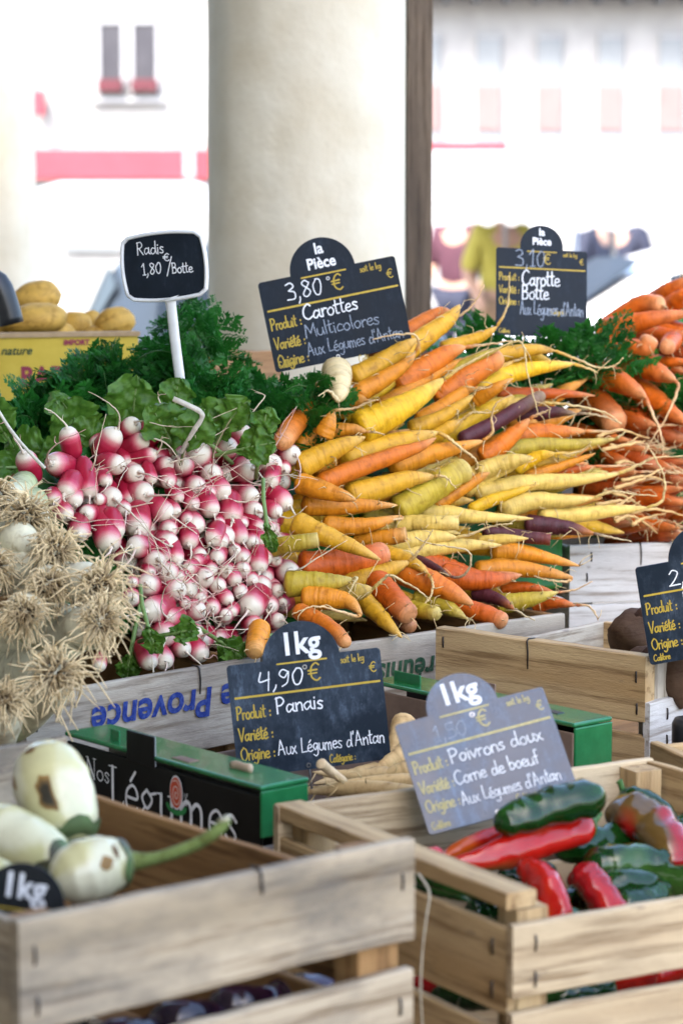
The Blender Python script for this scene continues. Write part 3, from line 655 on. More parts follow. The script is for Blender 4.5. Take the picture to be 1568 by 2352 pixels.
# ---------------------------------------------------------------- green and black cardboard box with parsnips
M['card_black'] = nmat('black_print_board', (.0025, .0027, .0027), (.005, .0055, .0055), 50, .4, .05, spec=.2)
M['card_green'] = nmat('green_print_board', (.008, .125, .036), (.014, .16, .05), 60, .25, .05, coat=.2)
M['card_grey'] = nmat('grey_board', (.20, .18, .165), (.25, .23, .21), 50, .85, .1)
M['card_brown'] = nmat('brown_board_inside', (.16, .105, .075), (.21, .14, .1), 50, .85, .1)
zG = 1.09
def cbox():
    a, b = V2(atz(597, 1812, zG)), V2(atz(152, 1686, zG)); t = .048
    u = (b - a).normalized(); n = Vector((u.y, -u.x))    # n points into the box (to the right)
    e = V2(atz(1394, 1684, zG)); wd = max(.30, (e - a).dot(n))
    L = (b - a).length
    g = empty('vegetable_carton', (*((a + b) / 2 + n * wd / 2), TABLE_Z), 'black and green printed cardboard carton full of parsnips', 'carton')
    def fr(o):  # frame: X along the outer left wall from back to front, Y into the box
        return Matrix(((-u.x, n.x, 0, o.x), (-u.y, n.y, 0, o.y), (0, 0, 1, 0), (0, 0, 0, 1)))
    mw = fr(b)
    def part(nm, ctr, s, mat, par=g, bev=.0015):
        mb = MB(); box(mb, (0, 0, 0), s); m = mw @ Matrix.Translation(ctr)
        o = mb.build(nm, mat, smooth=False, mw=m); attach(o, par)
        bv = o.modifiers.new('b', 'BEVEL'); bv.width = min(bev, min(s) * .4); bv.segments = 2
        return o
    h = zG - TABLE_Z - .004; zc = TABLE_Z + .003 + h / 2
    sp = part('side_panel', (L / 2, .002, zc - .003), (L, .004, h - .004), M['card_black'])
    part('top_flap', (L / 2 + .0005, t / 2 + .001, zG + .0005), (L + .004, t + .004, .0045), M['card_green'], bev=.002)
    part('inner_panel', (L / 2, t, zc - .003), (L, .003, h - .006), M['card_grey'])
    ef = part('end_flap', (L + .0005, t / 2 + .001, zG - .022), (.0035, t + .002, .040), M['card_green'], bev=.0015)
    part('end_panel', (L - .003, t / 2, zc - .024), (.003, t - .004, h - .05), M['card_grey'])
    part('tab', (.118, -.001, zG + .006), (.041, .0018, .028), M['card_black']); part('tab', (.118, .0005, zG + .006), (.0405, .0010, .0275), M['trim'])
    part('hand_slot', (.166, .012, zG + .0028), (.026, .012, .0016), M['card_brown'])
    part('tab', (.064, .010, zG + .006), (.014, .002, .014), M['card_green'])
    mb = MB(); sweep(mb, cr([(-.014, 0, 0), (-.006, 0, .002), (.004, 0, .0015), (.013, 0, .0025)], 8), [.004] * 8, 8, sx=.6)
    o = mb.build('folded_tab', nmat('torn_card', (.42, .30, .2), (.5, .37, .25), 90, .8, .2), mw=mw @ Matrix.Translation((L - .055, .024, zG + .004))); attach(o, g)
    # far (right hand) wall
    s2 = wd
    part('side_panel', (L / 2 - .01, s2 + t, zc - .003), (L, .004, h - .004), M['card_black'])
    part('top_flap', (L / 2 - .01, s2 + t / 2, zG + .0005), (L + .004, t + .004, .0045), M['card_green'], bev=.002)
    part('inner_panel', (L / 2 - .01, s2, zc - .003), (L, .003, h - .006), M['card_brown'])
    part('end_flap', (L - .0095, s2 + t / 2 + .001, zG - .022), (.0035, t + .002, .040), M['card_green'])
    part('end_panel', (L - .013, s2 + t / 2, zc - .024), (.003, t - .004, h - .05), M['card_grey'])
    part('tab', (.03, s2 + .012, zG + .007), (.04, .002, .014), M['card_green']); part('tab', (L * .52, s2 - .003, zG + .010), (.05, .002, .03), M['card_brown'])
    part('hand_slot', (L - .06, s2 + .022, zG + .0028), (.024, .010, .0014), M['black_plastic'])
    mb = MB(); sweep(mb, cr([(0, -.004, 0), (0, 0, .005), (0, .004, .001)], 8), [.003, .0045, .005, .005, .005, .005, .0045, .003], 8)
    o = mb.build('folded_tab', M['trim'], mw=mw @ Matrix.Translation((L - .072, s2 + .02, zG + .004))); attach(o, g)
    part('back_panel', (.003, (t + s2) / 2, zc - .02), (.004, s2 - t - .004, h - .04), M['card_brown'])
    part('base', (L / 2, (s2 + t) / 2, TABLE_Z + .003), (L - .01, s2 + t - .01, .004), M['card_brown'])
    return g, sp, mw, L, u, n, a, b
G, G_panel, G_mw, G_L, G_u, G_n, G_a, G_b = cbox()
# ---------------------------------------------------------------- writing
GL = {
 'a': (.54, [[(.38, .42), (.22, .49), (.06, .32), (.07, .1), (.2, .02), (.36, .2)], [(.42, .52), (.41, .12), (.54, .02)]]),
 'b': (.48, [[(.08, 1), (.07, .5), (.08, .02)], [(.08, .34), (.25, .5), (.41, .3), (.3, .03), (.08, .04)]]),
 'c': (.42, [[(.38, .42), (.22, .5), (.05, .28), (.13, .03), (.4, .07)]]),
 'd': (.54, [[(.40, .40), (.2, .48), (.05, .22), (.16, .01), (.36, .12), (.43, .42)], [(.45, 1), (.43, .3), (.5, .02)]]),
 'e': (.44, [[(.06, .24), (.36, .30), (.3, .49), (.1, .42), (.05, .15), (.2, 0), (.42, .08)]]),
 'é': (.44, [[(.06, .24), (.36, .30), (.3, .49), (.1, .42), (.05, .15), (.2, 0), (.42, .08)], [(.16, .62), (.32, .78)]]),
 'f': (.36, [[(.36, .95), (.22, .95), (.16, .6), (.16, 0)], [(.02, .5), (.32, .52)]]),
 'g': (.5, [[(.40, .42), (.2, .5), (.05, .28), (.2, .06), (.40, .3)], [(.42, .48), (.40, -.16), (.22, -.36), (.04, -.25)]]),
 'i': (.2, [[(.08, .48), (.09, 0)], [(.09, .66), (.10, .71)]]),
 'k': (.44, [[(.08, 1), (.08, 0)], [(.38, .5), (.1, .22)], [(.16, .26), (.4, 0)]]),
 'l': (.2, [[(.09, 1), (.08, .4), (.12, 0)]]),
 'm': (.66, [[(.05, .5), (.06, 0)], [(.06, .32), (.2, .5), (.29, .4), (.30, 0)], [(.30, .32), (.44, .5), (.54, .4), (.56, 0)]]),
 'n': (.46, [[(.05, .5), (.06, 0)], [(.06, .32), (.22, .5), (.36, .4), (.38, 0)]]),
 'o': (.46, [[(.24, .5), (.06, .32), (.1, .06), (.27, .0), (.41, .2), (.36, .44), (.22, .5)]]),
 'p': (.48, [[(.08, .5), (.08, -.36)], [(.08, .36), (.26, .5), (.41, .3), (.28, .04), (.08, .08)]]),
 'r': (.34, [[(.06, .5), (.07, 0)], [(.07, .3), (.2, .48), (.34, .46)]]),
 's': (.36, [[(.32, .45), (.16, .5), (.08, .38), (.28, .18), (.24, .02), (.04, .05)]]),
 't': (.34, [[(.15, .9), (.14, .1), (.3, .04)], [(.01, .58), (.31, .62)]]),
 'u': (.48, [[(.06, .5), (.06, .14), (.2, .0), (.36, .14), (.4, .5)], [(.4, .5), (.41, .08), (.48, .02)]]),
 'v': (.42, [[(.04, .5), (.2, 0)], [(.2, 0), (.4, .52)]]),
 'x': (.42, [[(.04, .5), (.38, 0)], [(.36, .5), (.04, 0)]]),
 'A': (.68, [[(.04, 0), (.3, 1)], [(.3, 1), (.58, 0)], [(.12, .34), (.52, .38)]]),
 'B': (.56, [[(.08, .98), (.08, 0)], [(.08, .95), (.36, .92), (.38, .62), (.1, .52)], [(.1, .52), (.44, .44), (.42, .06), (.06, 0)]]),
 'C': (.62, [[(.56, .84), (.38, .98), (.1, .7), (.08, .25), (.3, .0), (.6, .16)]]),
 'L': (.52, [[(.12, 1), (.08, .5), (.08, .03)], [(.08, .03), (.5, .06)]]),
 'M': (.74, [[(.06, 0), (.1, .95)], [(.1, .95), (.36, .3)], [(.36, .3), (.6, .98)], [(.6, .98), (.66, 0)]]),
 'O': (.72, [[(.36, .98), (.08, .66), (.12, .2), (.38, .0), (.64, .3), (.6, .78), (.34, .98)]]),
 'P': (.56, [[(.1, .98), (.08, 0)], [(.04, .92), (.34, .98), (.5, .74), (.34, .5), (.1, .46)]]),
 'R': (.6, [[(.1, .98), (.08, 0)], [(.04, .92), (.34, .98), (.48, .74), (.34, .54), (.1, .5)], [(.2, .5), (.54, 0)]]),
 'V': (.6, [[(.04, .98), (.26, 0)], [(.26, 0), (.58, 1)]]),
 '0': (.5, [[(.26, .9), (.06, .55), (.14, .08), (.32, .06), (.44, .5), (.38, .84), (.24, .9)]]),
 '1': (.36, [[(.04, .68), (.22, .96)], [(.22, .96), (.2, 0)], [(.08, 0), (.32, .02)]]),
 '2': (.5, [[(.06, .74), (.24, .94), (.42, .76), (.26, .34), (.04, .02)], [(.04, .02), (.48, .04)]]),
 '3': (.5, [[(.06, .86), (.3, .94), (.4, .72), (.16, .52)], [(.16, .52), (.44, .4), (.38, .06), (.04, .04)]]),
 '4': (.52, [[(.12, .9), (.06, .42), (.42, .50)], [(.44, .9), (.36, -.1)]]),
 '5': (.5, [[(.44, .92), (.12, .9), (.1, .54), (.38, .5), (.42, .12), (.06, .02)]]),
 '8': (.5, [[(.4, .78), (.24, .92), (.1, .74), (.4, .3), (.24, .02), (.08, .2), (.38, .66), (.4, .78)]]),
 '9': (.5, [[(.42, .74), (.22, .9), (.08, .66), (.26, .46), (.42, .74), (.36, .2), (.12, .0)]]),
 ',': (.24, [[(.14, .1), (.12, -.06), (.04, -.24)]]), "'": (.18, [[(.1, 1.0), (.07, .78)]]), '/': (.4, [[(.38, 1.0), (.02, -.15)]]),
 ':': (.22, [[(.1, .38), (.11, .43)], [(.1, .06), (.11, .11)]]), ' ': (.34, []),
 '€': (.7, [[(.62, .86), (.44, .98), (.18, .74), (.16, .24), (.42, .0), (.64, .12)], [(.0, .58), (.5, .60)], [(.0, .40), (.48, .42)]]),
}
def ribbon(mb, pts, wdt, z):
    n = len(pts); V = []; Fc = []
    for i in range(n):
        a = pts[max(i - 1, 0)]; b = pts[min(i + 1, n - 1)]
        d = Vector((b[0] - a[0], b[1] - a[1]))
        d = d.normalized() if d.length > 1e-9 else Vector((1, 0))
        nx, ny = -d.y * wdt / 2, d.x * wdt / 2
        V += [(pts[i][0] + nx, pts[i][1] + ny, z), (pts[i][0] - nx, pts[i][1] - ny, z)]
    Fc = [(2 * i, 2 * i + 1, 2 * i + 3, 2 * i + 2) for i in range(n - 1)]
    for (i, sgn) in ((0, -1), (n - 1, 1)):       # round ends
        a = pts[0] if sgn < 0 else pts[-1]; q = pts[1] if sgn < 0 else pts[-2]
        d = Vector((a[0] - q[0], a[1] - q[1])); d = d.normalized() if d.length > 1e-9 else Vector((1, 0)); nn = Vector((-d.y, d.x))
        o = len(V); V += [(a[0] + (nn.x * math.cos(t) + d.x * math.sin(t)) * wdt / 2, a[1] + (nn.y * math.cos(t) + d.y * math.sin(t)) * wdt / 2, z) for t in [math.pi * k / 5 for k in range(6)]]
        Fc.append(tuple(range(o, o + 6)) if sgn < 0 else tuple(range(o + 5, o - 1, -1)))
    mb.add(V, [f[::-1] for f in Fc])
def hand(mb, text, x, y, size, wdt, z, fit=None, jit=.03, seed=1, rot=0.0):
    """handwriting: x, y of the baseline start, cap height, stroke width; fit = total width"""
    rr = random.Random(seed * 31 + len(text)); tot = sum(GL[c][0] for c in text)
    sx = size if fit is None else fit / tot; cx = x
    for c in text:
        adv, st = GL[c]; dy = rr.uniform(-jit, jit) * size
        for s in st:
            P = [Vector((cx + (px + rr.uniform(-jit, jit) * .6) * sx, y + py * size + dy + (cx - x) * math.tan(rot), 0)) for px, py in s]
            if len(P) > 2: P = cr(P, 5 * len(P))
            ribbon(mb, [(p.x, p.y) for p in P], wdt * rr.uniform(.85, 1.1), z)
        cx += adv * sx
def typed(mb, text, x, y, size, z, offset=0.0, sx=1.0, shear=0.0, align='LEFT', flip=False):
    """printed lettering from the built-in font"""
    cu = bpy.data.curves.new('t', 'FONT'); cu.body = text; cu.size = size; cu.offset = offset; cu.align_x = align; cu.shear = shear; cu.resolution_u = 4
    ob = bpy.data.objects.new('t', cu); COL.objects.link(ob); dg = bpy.context.evaluated_depsgraph_get(); dg.update()
    me = bpy.data.meshes.new_from_object(ob.evaluated_get(dg)); s = -1 if flip else 1
    mb.add([(x + s * v.co.x * sx, y + s * v.co.y, z) for v in me.vertices], [tuple(p.vertices) for p in me.polygons])
    wdt = max((v.co.x for v in me.vertices), default=0) * sx
    bpy.data.objects.remove(ob); bpy.data.curves.remove(cu); bpy.data.meshes.remove(me)
    return wdt
def rect_pose(px, aspect, Y0, tilt=.15, yaw=0.0, w_prior=.004):
    """rigid pose and width of a flat rectangle whose corners (TL, TR, BR, BL) appear at px, its centre at distance Y0"""
    px = np.array(px, float); c0 = px.mean(0); Wpx = np.linalg.norm(px[1] - px[0]); roll = math.atan2(-(px[1] - px[0])[1], (px[1] - px[0])[0])
    base = Matrix.Rotation(R(90), 4, 'X')
    def mat(p):
        c = at(p[0], p[1], Y0)
        r = Matrix.Rotation(p[4], 4, 'Z') @ Matrix.Rotation(-p[3], 4, 'X') @ base @ Matrix.Rotation(p[2], 4, 'Z')
        return Matrix.Translation(c) @ r
    def res(p):
        W = p[5]; H = W * aspect; m = mat(p); out = []
        for i, (sx, sy) in enumerate(((-.5, .5), (.5, .5), (.5, -.5), (-.5, -.5))):
            q = proj(m @ Vector((sx * W, sy * H, 0))); out += [(q[0] - px[i][0]) / Wpx, (q[1] - px[i][1]) / Wpx]
        return np.array(out + [(p[3] - tilt) * w_prior, (p[4] - yaw) * w_prior])
    p = np.array([c0[0], c0[1], roll, tilt, yaw, Wpx * Y0 / F]); sc = np.array([1, 1, .01, .01, .01, .001])
    for it in range(40):
        r = res(p); J = np.array([(res(p + np.eye(6)[k] * sc[k]) - r) / sc[k] for k in range(6)]).T
        dp = np.linalg.lstsq(J.T @ J + 1e-9 * np.eye(6), -J.T @ r, rcond=None)[0]
        dp = np.clip(dp, [-40, -40, -.2, -.15, -.15, -.02], [40, 40, .2, .15, .15, .02]); p = p + dp
    return mat(p), p[5]
def card_outline(W, H, rc, tab, n=7):
    """rounded rectangle with an optional round tab on the top edge; origin at top left, y down is negative"""
    out = []
    def arc(cx, cy, r, a0, a1, m):
        return [(cx + r * math.cos(a0 + (a1 - a0) * i / m), cy + r * math.sin(a0 + (a1 - a0) * i / m)) for i in range(m + 1)]
    out += arc(rc, -H + rc, rc, math.pi * 1.5, math.pi, n); out += arc(rc, -rc, rc, math.pi, math.pi / 2, n)
    if tab:
        tx, ty, tr = tab; a = math.asin(min(1, max(-1, -ty / tr)))
        out += arc(tx, ty, tr, math.pi - a, a, 26)
    out += arc(W - rc, -rc, rc, math.pi / 2, 0, n); out += arc(W - rc, -H + rc, rc, 0, -math.pi / 2, n)
    return out
def slab(mb, outl, z0, z1):
    n = len(outl); V = [(x, y, z1) for x, y in outl] + [(x, y, z0) for x, y in outl]
    mb.add(V, [tuple(range(n - 1, -1, -1)), tuple(range(n, 2 * n))] + [(i, (i + 1) % n, n + (i + 1) % n, n + i) for i in range(n)])
def price_card(px, aspect, Y0, label, mat, tab, title, price, lines, tilt=.15, yaw=0.0, pin=None, yprint='yellow_print', chalk='chalk', faint=None, big=.20, eyelets=True, note=True, weight=1.0):
    mw, W = rect_pose(px, aspect, Y0, tilt, yaw); H = W * aspect
    mw = mw @ Matrix.Translation((-W / 2, H / 2, 0))
    g = empty('price_card', mw @ Vector((W / 2, -H, 0)), label, 'price card')
    def add(nm, mb, mt, par):
        o = mb.build(nm, mt, smooth=False, mw=mw); attach(o, par); return o
    mb = MB(); slab(mb, card_outline(W, H, W * .025, (tab[0] * W, tab[1] * W, tab[2] * W)), -.0022, 0); pn = add('panel', mb, mat, g)
    z = .0003; y = MB()
    sw = W * .0085
    if title:
        t = MB()
        if len(title) == 1: ww = typed(t, title[0], tab[0] * W, -W * .005 + tab[1] * W + tab[2] * W * .20, W * big * 1.02, z, W * .0050, .92, 0, 'CENTER')
        else:
            typed(t, title[0], tab[0] * W, tab[1] * W + tab[2] * W * .52, W * .112, z, W * .0030, .9, 0, 'CENTER'); typed(t, title[1], tab[0] * W, tab[1] * W + tab[2] * W * .08, W * .112, z, W * .0030, .88, 0, 'CENTER')
        add('tab_lettering', t, M['white_print'], pn)
    if lines is None: return g, mw, W
    ribbon(y, [((tab[0] - .16) * W, -.028 * W), ((tab[0] + .16) * W, -.028 * W)], W * .011, z)
    ribbon(y, [(.035 * W, -.215 * W), (.975 * W, -.215 * W)], W * .014, z)
    hand(y, '€', .52 * W, -.160 * W, .115 * W, sw * 1.2, z, jit=.005); hand(y, '€', .918 * W, -.15 * W, .065 * W, sw * .8, z, jit=.005)
    if note: hand(y, 'soit le kg', .735 * W, -.070 * W, .048 * W, sw * .62, z, .155 * W, jit=.01)
    for k, (s, v) in enumerate((('Produit :', .355), ('Variété :', .495), ('Origine :', .62))): hand(y, s, .03 * W, -v * W, .085 * W, sw * 1.1, z, .225 * W, jit=.012, seed=k)
    hand(y, 'Calibre', .03 * W, -(aspect - .025) * W, .048 * W, sw * .8, z, .12 * W, jit=.01); hand(y, 'Catégorie :', .60 * W, -.705 * W, .055 * W, sw * .8, z, .17 * W, jit=.01)
    add('printed_lettering', y, M[yprint], pn)
    c = MB(); f = MB()
    for k, (s, u, v, size, fit, wt, fnt) in enumerate([price] + list(lines)):
        hand(f if fnt else c, s, u * W, -v * W, size * W, W * .0086 * wt * weight, z + .0001, fit * W, jit=.035, seed=k + 3)
    add('chalk_lettering', c, M[chalk], pn)
    if f.v: add('faded_lettering', f, M[faint or 'chalk_faint'], pn)
    if eyelets:
        for (u, v) in ((.50, .066), (.46, aspect - .028)):
            e = MB(); pts = [Vector((u * W + .0018 * math.cos(a), -v * W + .0018 * math.sin(a), .0004)) for a in [k * math.pi / 6 for k in range(12)]]
            sweep(e, pts + [pts[0]], [.0006] * 13, 6); add('eyelet', e, M['wire'], pn)
    if pin:
        e = MB(); x = .46 * W; sweep(e, cr([Vector((x, -H + .006, -.004)), Vector((x + .001, -H - .01, -.004)), Vector((x + .002, -H - pin, -.006))], 6), [.0011] * 6, 8); add('pin', e, M['wire'], g)
    return g, mw, W

def all_cards():
    price_card([(520, 1530), (872, 1487), (898, 1743), (548, 1788)], .73, 2.23, 'dark slate price card for parsnips reading 1kg, 4,90', M['slate'], (.485, -.02, .252), ['1kg'],
        ('4,90', .19, .175, .12, .30, 1.0, 0), [('Panais', .285, .345, .105, .31, 1.1, 0), ("Aux Légumes d'Antan", .27, .615, .095, .70, .8, 0)], pin=.05)
    price_card([(900, 1655), (1252, 1588), (1326, 1812), (990, 1930)], .76, 1.93, 'glossy blue slate price card for peppers reading 1kg, catching the light, its blue painted in as sky glare', M['slate_glossy'], (.46, .0, .235), ['1kg'],
        ('1,50', .22, .18, .11, .22, .8, 1), [('Poivrons doux', .27, .345, .10, .62, .8, 0), ('Corne de boeuf', .26, .49, .095, .56, .8, 0), ("Aux Légumes d'Antan", .26, .63, .09, .66, .75, 0)], tilt=.55, yaw=.18, pin=.04, yprint='yellow_worn')
    price_card([(592, 650), (905, 587), (948, 792), (633, 857)], .655, 2.9, 'dark slate price card for multicoloured carrots reading la Pièce, 3,80', M['slate_clean'], (.475, .0, .235), ['la', 'Pièce'],
        ('3,80', .18, .165, .13, .27, 1.1, 0), [('Carottes', .27, .325, .11, .40, 1.2, 0), ('Multicolores', .26, .455, .10, .54, .9, 1), ("Aux Légumes d'Antan", .25, .585, .095, .70, .8, 1)], pin=.06)
    price_card([(1138, 566), (1348, 580), (1346, 776), (1139, 770)], .955, 3.18, 'small slate price card reading la Pièce, 3,10 above the carrot tops', M['slate_clean'], (.50, .03, .235), ['la', 'Pièce'],
        ('3,10', .20, .19, .19, .34, 1.3, 1), [('Carotte', .28, .40, .17, .42, 1.5, 0), ('Botte', .28, .55, .16, .30, 1.5, 0), ("Aux Légumes d'Antan", .26, .72, .15, .7, 1.1, 1)], pin=.05, eyelets=False)
    price_card([(1459, 1303), (1775, 1250), (1812, 1470), (1490, 1530)], .73, 2.33, 'slate price card cut off by the right edge reading 2,5, beside the beetroot', M['slate'], (.49, -.02, .25), ['1kg'],
        ('2,50', .22, .175, .12, .28, 1.0, 0), [('Betterave', .30, .345, .11, .5, 1.1, 0), ('Rouge', .30, .49, .10, .3, 1.0, 0), ("Aux Légumes d'Antan", .27, .62, .09, .70, .8, 0)], pin=.06)
    price_card([(-122, 2052), (232, 2110), (200, 2370), (-155, 2312)], .73, 1.475, 'black price card reading 1kg low among the white aubergines', M['slate_black'], (.49, .0, .27), ['1kg'],
        ('2,90', .2, .175, .12, .3, 1, 0), [], big=.22)
GL['t'] = GL['t']
all_cards()

# radish sign: white plastic frame with a slate insert on a stem
def radish_sign():
    px = [(280, 545), (462, 540), (465, 667), (303, 690)]
    mw, W = rect_pose(px, .72, 2.72, .05, 0.0); H = W * .72
    g = empty('price_sign', mw @ Vector((0, -H * 1.9, 0)), 'white framed slate sign on a stem reading Radis 1,80', 'price sign')
    def outl(s, n=10):
        P = []
        a, b = W / 2 * s, H / 2 * s
        C = [(-a, -b * 1.02), (-a, b * .98), (a, b), (a, -b)]
        for k in range(4):
            p, q = C[k], C[(k + 1) % 4]
            bul = W * .045
            dx, dy = q[0] - p[0], q[1] - p[1]; L = math.hypot(dx, dy); nx, ny = -dy / L, dx / L
            for i in range(n):
                t = .06 + .88 * i / (n - 1); P.append((p[0] + dx * t + nx * bul * 4 * t * (1 - t), p[1] + dy * t + ny * bul * 4 * t * (1 - t)))
        return P
    def add(nm, mb, mt, par, sm=False):
        o = mb.build(nm, mt, smooth=sm, mw=mw); attach(o, par); return o
    mb = MB(); slab(mb, outl(1.04), -.004, .0); fr = add('frame', mb, M['plastic_white'], g)
    mb = MB(); P = [Vector((x, y, .0005)) for x, y in outl(1.015)]; sweep(mb, P + [P[0]], [.0022] * (len(P) + 1), 8); add('rim', mb, M['plastic_white'], fr, True)
    mb = MB(); slab(mb, outl(.965), 0, .0006); sl_ = add('slate', mb, M['slate_clean'], g)
    c = MB(); z = .0009
    hand(c, 'Radis', -.34 * W, .155 * W, .155 * W, W * .0125, z, .36 * W, seed=4); hand(c, '1,80', -.30 * W, -.09 * W, .15 * W, W * .0125, z, .27 * W, seed=2)
    hand(c, '€', .0 * W, .06 * W, .09 * W, W * .012, z, .09 * W); hand(c, '/', .03 * W, -.09 * W, .2 * W, W * .012, z, .09 * W); hand(c, 'Botte', .10 * W, -.10 * W, .13 * W, W * .013, z, .28 * W, seed=6)
    add('chalk_lettering', c, M['chalk'], sl_)
    mb = MB(); st = [Vector(p) for p in ((.02 * W, -H * .545, -.003), (.03 * W, -H * .64, -.003), (.035 * W, -H * .9, -.002), (.04 * W, -H * 1.4, -.003), (.055 * W, -H * 2.1, -.004))]
    sweep(mb, cr(st, 14), [.016, .011, .0080, .0066] + [.0062] * 10, 10, sx=1.0); o = add('stem', mb, M['plastic_white'], g, True)
    for v in o.data.vertices: v.co.z = -.002 + (v.co.z + .002) * .45
radish_sign()

# stencilled words on the crates, upside down
def stencil(brd, text, px, py, mat, size, name, off):
    m = wm(brd); inv = m.inverted(); o = m.translation
    nrm = (m.to_3x3() @ Vector((0, -1, 0))); d = ray(px, py); c0 = Vector((0, 0, CAMZ)); face = m @ Vector((0, -.0045, 0))
    t = (face - c0).dot(nrm) / d.dot(nrm); q = inv @ (c0 + d * t)
    mb = MB(); typed(mb, text, 0, 0, size, 0, off, 1.0, .12, 'LEFT', True)
    for i, v in enumerate(mb.v): mb.v[i] = (q.x + v[0], -.0060, q.z + v[1])
    ob = mb.build(name, mat, smooth=False, mw=m); attach(ob, brd)
stencil(bA1, 'de Provence', 575, 1562, M['blue_print'], .041, 'stencil_lettering', .0010)
stencil(bA2, 'réunis', 998, 1506, M['green_print'], .034, 'stencil_lettering', .0008)

def carton_print():
    # X along the panel from back to front, Z up; panel face at y = 0
    def add(nm, mb, mt):
        V = [(v[0], -.0012 - v[2], v[1]) for v in mb.v]; m2 = MB(); m2.add(V, mb.f)
        o = m2.build(nm, mt, smooth=False, mw=G_mw); attach(o, G_panel); return o
    serif = {
     'N': (.74, [([(.14, 0), (.14, 1)], .05), ([(.14, 1), (.60, 0)], .11), ([(.60, 0), (.60, 1)], .05), ([(.03, 1), (.2, 1)], .035), ([(.5, 1), (.72, 1)], .035), ([(.04, 0), (.25, 0)], .035)]),
     'o': (.52, [([(.26, .5), (.09, .4), (.07, .15), (.26, 0), (.43, .15), (.41, .4), (.26, .5)], .07)]),
     's': (.40, [([(.33, .40), (.2, .5), (.07, .40), (.30, .16), (.2, 0), (.05, .12)], .06)]),
     'L': (.60, [([(.16, 0), (.16, 1)], .10), ([(.03, 1), (.3, 1)], .035), ([(.03, 0), (.52, 0)], .04), ([(.52, 0), (.55, .2)], .05)]),
     'e': (.46, [([(.08, .27), (.39, .27), (.36, .44), (.24, .5), (.09, .38), (.07, .14), (.22, 0), (.40, .1)], .06)]),
     'g': (.50, [([(.22, .5), (.08, .34), (.22, .16), (.37, .34), (.22, .5)], .06), ([(.15, .17), (.1, .05), (.4, -.04), (.38, -.26), (.08, -.26), (.1, -.06)], .05), ([(.34, .44), (.48, .48)], .05)]),
     'u': (.58, [([(.14, .5), (.14, .12), (.26, .0), (.44, .12)], .075), ([(.44, .5), (.44, 0)], .08), ([(.02, .5), (.16, .5)], .03), ([(.34, .5), (.46, .5)], .03), ([(.44, 0), (.56, .02)], .03)]),
     'm': (.86, [([(.13, .5), (.13, 0)], .08), ([(.13, .36), (.28, .5), (.40, .40), (.41, 0)], .075), ([(.41, .36), (.56, .5), (.69, .40), (.70, 0)], .075), ([(.02, .5), (.14, .5)], .03), ([(.03, 0), (.23, 0)], .03), ([(.32, 0), (.5, 0)], .03), ([(.61, 0), (.8, 0)], .03)])}
    def ser(mb, s, x, y, size, fit):
        tot = sum(serif[c.replace('é', 'e')][0] for c in s); sx = fit / tot
        for c in s:
            b = c.replace('é', 'e')
            for pts, wd in serif[b][1]:
                P = [Vector((x + p[0] * sx, y + p[1] * size, 0)) for p in pts]
                if len(P) > 3: P = cr(P, 5 * len(P))
                ribbon(mb, [(p.x, p.y) for p in P], wd * size * 1.0, 0)
            if c == 'é': ribbon(mb, [(x + .2 * sx, y + .58 * size), (x + .34 * sx, y + .76 * size)], .06 * size, 0)
            x += serif[b][0] * sx
    mb = MB(); L = G_L; zt = zG
    ser(mb, 'Nos', L * .115, zt - .0335, .0185, L * .135); ser(mb, 'L', L * .24, zt - .053, .036, L * .09); ser(mb, 'égumes', L * .325, zt - .053, .048, L * .58)
    add('printed_words', mb, M['white_print'])
    # emblem: coral spiral on a pale outline with a green curl below
    cx, cz = L * .60, zt - .0235
    el = lambda s: [(cx + math.cos(a) * .0082 * s, cz + math.sin(a) * .0135 * s) for a in [2 * math.pi * k / 28 for k in range(28)]]
    mb = MB(); mb.add([(x, y, .0004) for x, y in el(1.12)], [tuple(range(28))]); add('emblem_outline', mb, M['white_print'])
    mb = MB(); mb.add([(x, y, .0007) for x, y in el(1.0)], [tuple(range(28))]); add('emblem_disc', mb, flat('coral_print', (.60, .085, .035)))
    mb = MB(); ribbon(mb, [(cx + math.cos(t) * .0008 * t * .62 + .0004, cz - .001 + math.sin(t) * .00135 * t * .62) for t in [.6 + k * .3 for k in range(48)]], .0011, .0010); add('emblem_spiral', mb, flat('pale_print', (.75, .55, .45)))
    mb = MB(); ribbon(mb, [(cx + .0005 + math.cos(t) * .0135, cz - .010 + math.sin(t) * .0075) for t in [math.pi * (1.1 + .8 * k / 14) for k in range(15)]], .0042, .0009); add('emblem_curl', mb, flat('green_emblem', (.03, .22, .06)))
    mb = MB(); ribbon(mb, [(cx + .0125, cz + .001), (cx + .0140, cz - .004), (cx + .0165, cz + .002)], .0009, .0009); ribbon(mb, [(cx + .0145, cz - .0085), (cx + .0165, cz - .0065)], .0009, .0009); add('emblem_antennae', mb, M['white_print'])
carton_print()
